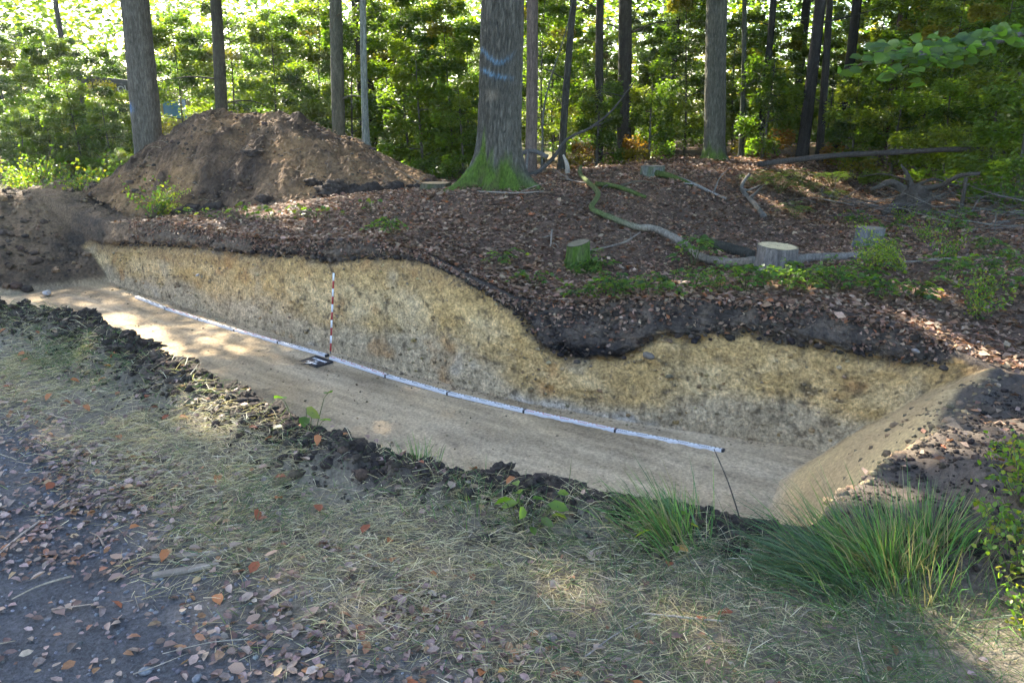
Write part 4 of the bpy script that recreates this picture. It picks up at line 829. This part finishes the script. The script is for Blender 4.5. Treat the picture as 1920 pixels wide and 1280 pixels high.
wood('thin_sapling', 'thin forked grey sapling right of the mossy oak', [on(.7, 19.5, -.1), (.72, 19.53, .72), (.76, 19.8, 1.63), (.95, 20.02, 2.36), (1.27, 20.3, 3.33), (1.46, 20.48, 4.2)], .028, .01, (.085, .085, .07), 'young tree', twigs=6, m='twig')
wood('fallen_log', 'long dark fallen trunk lying level across the shaded wood at right', [(5.4, 17.95, .42), (7., 17.93, .6), (8.16, 17.44, .7), (9.24, 16.95, .79), (10.24, 16.42, .75), (11.5, 15.8, .7)], .065, .04, (.06, .052, .045), 'log', 12)
wood('fallen_branch', 'splintered pale snag standing in the litter right of the mossy oak', [on(1.12, 16.3, -.05), on(1.1, 16.3, .2), on(1.02, 16.35, .42)], .06, .02, (.3, .26, .21), 'snag', m='wood')
for (pts, lb) in [([(-.55, 12.9), (.1, 12.6), (.5, 12.7)], 'thin dark twig across the front roots of the mossy oak'), ([(-2.2, 15.9), (-1.8, 16.), (-1.4, 16.2)], 'pale twig lying between spoil heap and low stump'), ([(1.0, 10.5), (1.5, 10.9), (1.85, 11.5)], 'thin forked twig leaning against the crooked log'), ([(.9, 15.2), (1.2, 14.7), (1.3, 14.4)], 'bleached twig behind the upper crooked log'), ([(.55, 11.), (.5, 10.3)], 'thin upright-looking twig left of the small mossy stump'), ([(4.4, 9.6), (4.9, 9.4), (5.6, 9.5)], 'grey twig lying in the brambles right of the stumps')]:
    wood('twig', lb, [on(*p, .03 + .03 * k) for k, p in enumerate(pts)], .014, .008, (.2, .17, .14), 'twig', 6, 'twig', twigs=2)
# uprooted root plate with its broken roots
t = empty('root_plate', (7.4, 15., -.35), 'upturned root plate of a fallen tree in the shaded brushwood', 'root plate', sc_=.78)
V0, T0 = ico(4)
q = V0 * (1 + .5 * fbm(V0[:, 0] * 1.6, V0[:, 1] * 1.6 + 3, V0[:, 2] * 1.6, 3) + .18 * fbm(V0[:, 0] * 6, V0[:, 1] * 6, V0[:, 2] * 6, 3))[:, None] * np.array([.38, .3, .42]) + [.05, 0, .32]
b = Bag(); b.add(q, T0, None, np.clip(C3(.065, .052, .04) * (1 + .9 * fbm(V0[:, 0] * 3, V0[:, 1] * 3, V0[:, 2] * 3, 3))[:, None], .02, 1)); obj('root_body', b, M['bark'], t)
o = np.array([7.4, 15., -.35])
for pts, r0, r1 in [([(7.4, 15., .2), (7.0, 15.2, .45), (6.7, 15.2, .36), (6.5, 15.15, .3)], .11, .04), ([(7.3, 14.9, .0), (6.9, 14.7, -.05), (6.6, 14.6, -.2)], .12, .07), ([(7.5, 14.9, .05), (7.45, 14.5, -.1), (7.5, 13.9, -.35)], .17, .10), ([(7.5, 15.1, .3), (7.95, 14.8, .42), (8.15, 14.4, .68), (8.5, 14.2, .75)], .07, .04), ([(7.5, 15.2, .3), (7.5, 15.5, .6), (7.35, 15.6, .85)], .09, .02), ([(8.25, 14.3, .65), (8.2, 14.2, .3), (8.17, 14.16, -.2)], .04, .05), ([(7.45, 15.3, .5), (7.1, 15.9, .6), (6.7, 16.3, .5)], .025, .01), ([(7.6, 15.2, .4), (8.2, 15.5, .5), (8.8, 15.3, .3)], .04, .02)]:
    b = Bag(); qq = spline(np.array(pts) - o, 16); addtube(b, qq, np.linspace(r0, r1, 16), 10, .25, col=(.065, .055, .044)); obj('root', b, M['bark'], t)
# brushwood tangle
b = Bag()
for k in range(300):
    x = rng.uniform(6.2, 10.5); y = rng.uniform(11.5, 16.5); z = float(Gxy(np.array(x), np.array(y))); L = rng.uniform(.4, 1.6); d = rdir(1, -.1, .35)[0] * L
    p = np.array([x, y, z + rng.uniform(.02, .3)]); addtube(b, spline([p, p + d * .5 + rng.normal(size=3) * .06, p + d], 6), np.linspace(rng.uniform(.004, .011), .002, 6), 4, cap=False, col=pick(1, [(.11, .10, .085), (.16, .145, .125), (.07, .06, .05)])[0])
tag(obj('brushwood', b, M['twig']), 'tangle of dead grey brushwood around the root plate', 'brushwood', None, 'stuff')

# ------------------------------------------------------------------ low plants
def plant_mesh(kind, seed):
    g = np.random.default_rng(seed); st, lf = Bag(), Bag()
    if kind == 'bramble':
        for k in range(g.integers(4, 7)):
            a = g.uniform(0, 6.28); L = g.uniform(.2, .45); d = np.array([math.cos(a), math.sin(a), 0]); h = g.uniform(.10, .24)
            p = spline([(0, 0, -.03), d * L * .4 + [0, 0, h], d * L + [0, 0, h * .5]], 8); addtube(st, p, np.linspace(.005, .002, 8), 4, cap=False, col=(.07, .08, .03))
            for i in range(2, 8):
                for s_ in (-1, 1, 0):
                    q = p[i] + np.array([-d[1], d[0], 0]) * s_ * .045 + [0, 0, g.uniform(-.01, .03)]
                    leaves(lf, [q], [d + np.array([-d[1], d[0], 0]) * s_ * 1.2 + [0, 0, -.1]], [g.normal(size=3) * .35 + [0, 0, 1]], g.uniform(.045, .085), g.uniform(.035, .055), pick(1, [(.05, .095, .03), (.07, .13, .03), (.04, .075, .03), (.10, .14, .025)])[0], .15, True, .15)
    elif kind == 'fern':
        for k in range(9):
            a = k * .7 + g.uniform(-.2, .2); L = g.uniform(.4, .65); d = np.array([math.cos(a), math.sin(a), 0]); s = np.array([-d[1], d[0], 0])
            p = spline([(0, 0, -.03), d * L * .45 + [0, 0, L * .55], d * L + [0, 0, L * .4]], 16); addtube(st, p, np.linspace(.005, .002, 16), 4, cap=False, col=(.08, .09, .03))
            for i in range(3, 16):
                w_ = .16 * math.sin((i - 2) / 14 * math.pi) + .02
                for sg in (-1, 1): leaves(lf, [p[i] + s * sg * w_ * .5], [s * sg + d * .35], [g.normal(size=3) * .15 + [0, 0, 1]], w_, .032, pick(1, [(.08, .14, .03), (.06, .11, .025), (.12, .15, .03)])[0], .05, True)
    elif kind == 'herb':
        for k in range(g.integers(8, 14)):
            a = g.uniform(0, 6.28); L = g.uniform(.05, .2); q = np.array([math.cos(a) * L, math.sin(a) * L, g.uniform(.03, .15)])
            addtube(st, [(q[0] * .3, q[1] * .3, -.02), q * [.8, .8, .9], q], [.003, .002, .002], 4, cap=False, col=(.08, .09, .03))
            leaves(lf, [q], [(q[0], q[1], -.02)], [g.normal(size=3) * .4 + [0, 0, 1]], g.uniform(.05, .10), g.uniform(.035, .06), pick(1, [(.06, .11, .025), (.09, .15, .03), (.13, .15, .03)])[0], .15, True, .1)
    elif kind == 'shrub':
        for k in range(16):
            a = g.uniform(0, 6.28); L = g.uniform(.25, .75); d = np.array([math.cos(a) * .7, math.sin(a) * .7, g.uniform(.5, 1.3)]) * L
            p = spline([(0, 0, -.03), d * .5 + g.normal(size=3) * .04, d], 8); addtube(st, p, np.linspace(.008, .002, 8), 4, cap=False, col=(.10, .08, .05))
            m = 16; t_ = g.uniform(.3, 1.03, m); q = np.stack([np.interp(t_, np.linspace(0, 1, 8), p[:, i]) for i in range(3)], 1) + g.normal(size=(m, 3)) * .05
            leaves(lf, q, g.normal(size=(m, 3)) + d / L, g.normal(size=(m, 3)) * .6 + [0, 0, 1], g.uniform(.045, .08, m), .045, pick(m, [(.06, .11, .025), (.09, .14, .025), (.14, .15, .025), (.20, .17, .03)], [.4, .35, .18, .07]), .15, True, .15)
    elif kind == 'bright':
        for k in range(14):
            a = g.uniform(-.6, .6); L = g.uniform(.3, .62); d = np.array([-math.cos(a), math.sin(a), g.uniform(.2, .9)]) * L
            p = spline([(0, 0, -.03), d * .5 + [0, 0, .06], d], 8); addtube(st, p, np.linspace(.006, .002, 8), 4, cap=False, col=(.12, .12, .05))
            m = 46; t_ = g.uniform(.2, 1.03, m); q = np.stack([np.interp(t_, np.linspace(0, 1, 8), p[:, i]) for i in range(3)], 1) + g.normal(size=(m, 3)) * .025
            leaves(lf, q, g.normal(size=(m, 3)) + d / L, g.normal(size=(m, 3)) * .6 + [0, 0, 1], g.uniform(.025, .045, m), .018, pick(m, [(.16, .20, .03), (.12, .17, .03), (.2, .22, .05)]), .15, False, .1)
    return mesh(kind + '_stems', st, M['twig']), mesh(kind + '_leaves', lf, M['leaf'])
PM = {k: [plant_mesh(k, 31 * i + len(k)) for i in range(c)] for k, c in (('bramble', 4), ('fern', 2), ('herb', 4), ('shrub', 3), ('bright', 2))}
def plant(kind, i, x, y, s, label, cat='plant', group=None, rz=None, dz=0.):
    t = empty({'bramble': 'bramble', 'fern': 'fern', 'herb': 'leafy_herb', 'shrub': 'shrub', 'bright': 'bright_shrub'}[kind], on(x, y, dz), label, cat, group, rng.uniform(0, 6.28) if rz is None else rz, s)
    a, c = PM[kind][i % len(PM[kind])]; obj('stems', a, None, t); obj('leaves', c, None, t); return t
BG = 'bramble plants along the trench rim'
for i, (x, y, lb) in enumerate([(-1.57, 10.44, 'small bright bramble on the rim above the red-and-white pole'), (-.13, 9.53, 'bramble at the bend where the rim drops into the ditch'), (.24, 8.95, 'low bramble just above the dark ditch fill'), (1.14, 9.89, 'bramble right of the small mossy stump'), (.98, 9.7, 'yellow-tipped bramble at the foot of the small mossy stump'), (.76, 8.52, 'bramble on the rim over the darkest ditch fill'), (2.42, 10.55, 'pale green bramble in front of the crooked log')]):
    plant('bramble', i, x, y, [1, .9, .8, 1.1, .8, .8, 1.5][i], lb, 'bramble')
for i, (x, y) in enumerate([(1.1, 8.3), (1.4, 7.88), (1.87, 8.05), (2.1, 7.88), (2.63, 8.21), (3.13, 8.21), (3.28, 8.), (2.85, 8.04), (3.7, 7.73), (1.65, 8.15), (2.4, 8.0), (3.5, 8.5), (2.95, 8.6), (3.9, 8.6), (2.2, 8.5), (1.2, 8.7)]):
    plant('bramble', i, x, y, rng.uniform(.7, 1.1), 'green bramble creeping along the rim below the cut stump', 'bramble', BG)
for i, (x, y) in enumerate([(4.23, 9.17), (4.04, 7.77), (4.67, 8.38), (4.69, 7.79), (5.84, 9.19), (5.2, 8.6), (5.4, 9.9), (4.9, 10.5), (6.2, 10.4), (5.9, 11.4), (6.6, 11.9), (5.3, 7.9), (4.4, 7.2), (5.9, 12.6), (6.9, 13.), (6.7, 13.7), (7.5, 13.5), (8.2, 13.3), (8.9, 13.8), (6.2, 14.4), (9.4, 14.6)]):
    plant('shrub' if i % 3 == 0 else 'bramble', i, x, y, rng.uniform(.8, 1.2) * (.5 if i % 3 == 0 else 1), 'leafy bramble thicket plant on the right bank beyond the stumps', 'bramble', 'brambles on the right bank')
for i, (x, y) in enumerate([(-5.3, 13.7), (-4.84, 13.49), (-4.5, 13.3), (-4.15, 12.98), (-3.8, 12.9), (-3.42, 12.84), (-3.1, 12.7), (-2.85, 12.59), (-5.8, 14.1), (-2.2, 12.6), (-3.6, 13.4), (-4.6, 13.8)]):
    plant('herb', i, x, y, rng.uniform(.9, 1.5), 'low green herb on the rim in front of the spoil heap', 'herb', 'herbs along the rim before the spoil heap')
plant('shrub', 0, -6.6, 14.7, 1.0, 'small bush with yellow tip at the front foot of the spoil heap', 'shrub'); plant('bright', 1, -6.55, 14.75, 1.3, 'tall yellowish sprout rising from the bush before the spoil heap', 'shrub')
for i, (x, y, s) in enumerate([(5.68, 17.6, 1.), (5.55, 16.8, 1.1), (6.64, 18.7, .9), (7.5, 19., 1.), (5.17, 14.7, .8), (6.2, 17.2, .9), (6.9, 17.3, .8), (5.0, 16.9, .7)]):
    plant('fern', i, x, y, s, 'green fern on the bank slope right of the straight oak', 'fern', 'ferns on the bank slope')
plant('bright', 0, 4.55, 9.0, 1.15, 'bright yellow-green sprig catching the sun right of the cut stump', 'shrub', rz=-.3)
for i, (x, y, s) in enumerate([(-9.3, 16.4, 1.1), (-10., 16.5, .8), (-8.7, 16.3, .9), (-11., 18.2, 1.2), (-10.2, 17.5, 1.3), (-12.2, 20.2, 1.3), (-11.1, 21., 1.4), (-13., 22.5, 1.3), (-9.9, 19.2, 1.4), (-10.6, 22.4, 1.7), (-11.8, 24.2, 1.8), (-9.6, 21, 1.6)]):
    plant(['herb', 'shrub', 'shrub'][i % 3], i, x, y, s * (1.3 if i % 3 == 0 else 1), 'sunlit low plant on the clearing left of the spoil heap', 'plant', 'sunlit plants left of the spoil heap')
for i, (px, tt, s) in enumerate([(20, 24, 1.), (70, 25, .95), (110, 26.5, .9), (-30, 24.5, 1.1), (45, 28, 1.1), (205, 22, .5), (235, 31, .7)]):
    sapling(5 if i % 2 else 3, (px - 960) / 1500 * tt * .97, tt * 1.02, i * 1.3, s * (.62 if i % 2 == 0 else .95), 'dense green bush at the back of the clearing on the far left', 'bushes behind the clearing')
plant('herb', 1, -1.05, 3.8, 1.1, 'broad-leaved green herb on the verge by the trench lip', 'herb'); plant('herb', 2, .05, 2.86, .9, 'green herb among the grass below the rush tussock', 'herb'); plant('herb', 3, .6, 2.75, .8, 'low herb right beside the smaller rush tussock', 'herb')
for i, (x, y, s) in enumerate([(1.78, 2.5, .36), (1.9, 2.6, .42), (1.8, 2.25, .36), (1.7, 2.2, .3), (2.05, 2.9, .42), (2.25, 3.3, .35)]):
    plant('shrub', i, x, y, s, 'bright green leafy shrub at the bottom right edge', 'shrub', 'shrubs at the bottom right edge')
# rush tussocks
def rush(x, y, n, L, spread, lean, label, cols):
    b = Bag(); a = rng.uniform(0, 6.28, n); r = np.abs(rng.normal(0, spread * .6, n)); p = np.stack([np.cos(a) * r, np.sin(a) * r, np.full(n, -.02)], 1)
    d = np.stack([np.cos(a), np.sin(a), 0 * a], 1) * rng.uniform(.1, .75, (n, 1)) + [lean[0], lean[1], 1]; d[:, 2] *= rng.uniform(.75, 1.2, n)
    blades(b, p, d, L * rng.uniform(.5, 1.15, n), rng.uniform(.0028, .0048, n), pick(n, cols), rng.uniform(.1, .7, n))
    t = empty('rush_tussock', on(x, y), label, 'rush'); tag(obj('blades', b, M['grass'], t), kind='stuff')
RC = [(.07, .16, .04), (.095, .21, .045), (.06, .125, .05), (.15, .25, .05), (.26, .22, .11), (.16, .14, .07)]
rush(.62, 2.82, 420, .34, .16, (-.5, .35), 'smaller rush tussock bending left over the trench lip', RC)
rush(1.38, 2.62, 1000, .36, .27, (-.35, .15), 'big bright green rush tussock in the right foreground', RC)
rush(1.2, 2.55, 420, .46, .16, (-1.3, .35), 'rush stalks laid over to the left in the right foreground', [(.06, .11, .05), (.09, .13, .06), (.05, .09, .045)])
rush(1.62, 2.75, 420, .32, .25, (.1, .1), 'grassy tussock behind the bottom right shrubs', RC)
rush(-.45, 3.42, 120, .17, .12, (-.2, .2), 'tiny grass tuft on the lip left of the rushes', RC); rush(-.15, 3.05, 160, .14, .16, (0, .2), 'short fresh grass tuft below the small clods', RC)
for (x, y) in [(-14.2, 24.8)]: rush(x, y, 160, 1.1, .9, (-.1, 0), 'tall dry grass stalks on the sunlit clearing', [(.3, .26, .14), (.2, .2, .1)])
# overhanging beech branch, low at the right edge
t = empty('beech_tree', on(5.6, 5.3), 'low beech branch with large green leaves hanging in at top right', 'tree')
o = np.array(t.location)
b, ax = trunk(12, .17, .08, 24, zs_(12), col=(.13, .125, .11), seed=2.); obj('trunk', b, M['bark'], t)
brp = spline(np.array([(5.55, 5.3, 2.5), (4.2, 5.1, 2.35), (3.2, 4.95, 2.12), (2.64, 4.68, 1.98), (2.3, 4.55, 1.92), (2.02, 4.45, 1.9)]) - o, 20)
b = Bag(); addtube(b, brp, np.linspace(.03, .003, 20), 6, col=(.10, .09, .075)); obj('branch', b, M['twig'], t)
for k in range(11):
    i = 8 + k; p0 = brp[i]; sg = 1 if k % 2 else -1; d = np.array([-.55, sg * .5, rng.uniform(-.25, .1)]) * rng.uniform(.35, .6); b = Bag()
    p = spline([p0, p0 + d * .5, p0 + d + [0, 0, -.04]], 8); addtube(b, p, np.linspace(.004, .0015, 8), 4, cap=False, col=(.09, .08, .06))
    m = 22; t_ = np.linspace(.1, 1, m); q = np.stack([np.interp(t_, np.linspace(0, 1, 8), p[:, j]) for j in range(3)], 1); sd = np.where(np.arange(m) % 2, 1, -1)[:, None] * np.cross(d, [0, 0, 1])[None] / np.linalg.norm(d)
    D = d / np.linalg.norm(d) * .6 + sd; obj('twig', b, M['twig'], t)
    b = Bag(); leaves(b, q + D * .04 + rng.normal(size=(m, 3)) * .03, D, rng.normal(size=(m, 3)) * .55 + [0, -.8, 1], rng.uniform(.07, .10, m), .062, pick(m, [(.055, .10, .03), (.075, .13, .03), (.045, .08, .03)]), .1, True, .1); tag(obj('leaves', b, M['leaf'], t), kind='stuff')

# ------------------------------------------------------------------ twigs lying on track and verge
for k in range(46):
    u = lrng.uniform(.3, 4.5); v = lrng.uniform(.55, 1.5) if k < 28 else lrng.uniform(1.4, 2.5); x, y = uv2xy(u, v); a = lrng.uniform(0, 6.28); L = lrng.uniform(.06, .3); d = np.array([math.cos(a), math.sin(a)]) * L / 2
    z = float(G(np.array(u), np.array(v))) + .012 + (.015 if v > 1.4 else 0); r = lrng.uniform(.0018, .005)
    b = Bag(); addtube(b, spline([(-d[0], -d[1], 0), (lrng.normal(0, .012), lrng.normal(0, .012), .008), (d[0], d[1], .003)], 8), np.linspace(r, r * .6, 8), 6, .1, col=pick(1, [(.15, .12, .09), (.22, .18, .135), (.10, .08, .065), (.27, .23, .18)])[0])
    tag(obj('twig', b, M['twig'], None, (x, y, z)), 'thin dry twig lying on the ' + ('dark gravel track' if v < 1.4 else 'grass verge'), 'twig', 'small twigs on track and verge')
wood('twig', 'thin bare stick standing on the near lip in front of the trench end', [(.95, 2.99, .0), (.91, 3.06, .13), (.86, 3.14, .25)], .0035, .002, (.07, .055, .045), 'stick', 6, 'twig')
for (x, y, L, a, lb) in [(-1.25, 2.72, .26, .1, 'upper of two flat wood splinters on the track'), (-1.22, 2.62, .22, .35, 'lower of two flat wood splinters on the track')]:
    b = Bag(); box(b, (0, 0, .008), (L, .03, .012), (0, 0, a), (.20, .165, .13)); box(b, (L * .3, .012, .012), (L * .5, .012, .01), (0, 0, a + .1), (.24, .2, .16)); tag(obj('wood_splinter', b, M['wood'], None, on(x, y), smooth=False), lb, 'splinter')
for (x, y, z, s, c, lb) in [(-4.4, 11., -.62, .03, (.25, .23, .2), 'pale stone lying on the ledge under the topsoil'), (2.52, 7.25, -.5, .045, (.26, .19, .11), 'ochre stone at the top of the section near the right'), (3.35, 6.35, -.3, .035, (.15, .13, .12), 'pinkish white stone on the right rim'), (1.35, 7.55, -.72, .06, (.16, .13, .1), 'long brown stone in the dark ditch fill'), (-7.8, 13.1, ZF + .05, .07, (.42, .4, .38), 'white lump of chalky soil at the left end of the floor')]:
    place_stone(x, y, z, s, c, lb)

# ------------------------------------------------------------------ excavator half hidden behind the left-hand trees
t = empty('excavator', (-12.3, 29., -.45), 'excavator half hidden behind leaves left of the spoil heap', 'excavator'); o = np.array([-12.3, 29., -.45])
DG, YL = (.06, .06, .058), (.30, .22, .06)
def part(name, boxes, m, par=t, col=None):
    b = Bag()
    for c, s_, rot, cl in boxes: box(b, np.array(c) - o, s_, rot, cl)
    return obj(name, b, M[m], par, smooth=False)
part('stick', [((-14.37, 28.1, 1.75), (.26, .28, 1.9), (.0, .03, 0), DG), ((-14.33, 28.1, .62), (.22, .24, .6), (0, .05, 0), (.1, .1, .1))], 'metal')
b = Bag(); addtube(b, np.array([(-14.62, 28., 2.5), (-14.6, 28., 1.6)]) - o, [.07, .07], 12, col=(.08, .09, .12)); addtube(b, np.array([(-14.6, 28., 1.6), (-14.55, 28., .6)]) - o, [.035, .035], 10, col=(.45, .47, .5)); obj('bucket_cylinder', b, M['metal'], t)
b = Bag(); pr = np.array([(-.45, .25), (.1, .35), (.32, .05), (.2, -.35), (-.15, -.45), (-.5, -.25)]); k = len(pr)
V = np.concatenate([np.c_[pr[:, 0], np.full(k, -.45), pr[:, 1]], np.c_[pr[:, 0], np.full(k, .45), pr[:, 1]]]) + np.array([-14.35, 28., .2]) - o
b.add(V, None, [(i, (i + 1) % k, (i + 1) % k + k, i + k) for i in range(k - 1)], (.08, .06, .045)); b.add(V[:k], [(0, i + 1, i) for i in range(1, k - 1)], None, (.08, .06, .045)); b.add(V[k:], [(0, i, i + 1) for i in range(1, k - 1)], None, (.08, .06, .045)); obj('bucket', b, M['metal'], t, smooth=False)
for q in range(4): part('tooth', [((-14.85, 27.65 + q * .23, -.03), (.16, .07, .06), (0, .4, 0), (.12, .11, .1))], 'metal')
boom = part('boom', [((-13.3, 28.85, 2.28), (2.3, .38, .46), (0, .11, .05), (.04, .037, .026)), ((-11.7, 29., 1.75), (1.3, .38, .5), (0, .5, .05), (.04, .037, .026))], 'metal')
text('lettering', 'VOLVO', .30, tuple(np.array([-13.15, 28.62, 2.2]) - o), t, wm, (.42, .43, .40), (R(90), R(-6.), R(3)), .004)
part('house', [((-10.9, 29.6, 1.15), (2.2, 2.2, .9), None, YL), ((-9.9, 29.8, 1.3), (.7, 2.3, 1.1), None, (.09, .09, .09))], 'metal')
cab = part('cab', [((-11.5, 28.9, 1.35), (.95, .95, 1.5), None, YL)], 'metal')
part('window', [((-11.5, 28.41, 1.55), (.78, .03, .62), None, (.10, .22, .32))], 'glass', cab)  # blue reflection put into the colour of the pane
for q in (28.6, 30.4):
    tk = part('track', [((-11., q, .12), (3.0, .5, .72), None, (.045, .042, .04))], 'metal')
# grey-blue tarpaulin corner seen over the heap

# ------------------------------------------------------------------ thin haze in the woodland air
b = Bag(); box(b, (0, 60, 10.5), (240, 260, 24))
hm = bpy.data.materials.new('haze'); hm.use_nodes = True; hn = hm.node_tree.nodes; hn.remove(hn['Principled BSDF'])
pv = hn.new('ShaderNodeVolumePrincipled'); pv.inputs['Color'].default_value = (.88, .94, 1, 1); pv.inputs['Density'].default_value = .0006; pv.inputs['Anisotropy'].default_value = .5
hm.node_tree.links.new(pv.outputs[0], hn['Material Output'].inputs['Volume'])
tag(obj('haze', b, hm), 'thin bluish haze in the woodland air', 'haze', None, 'stuff')
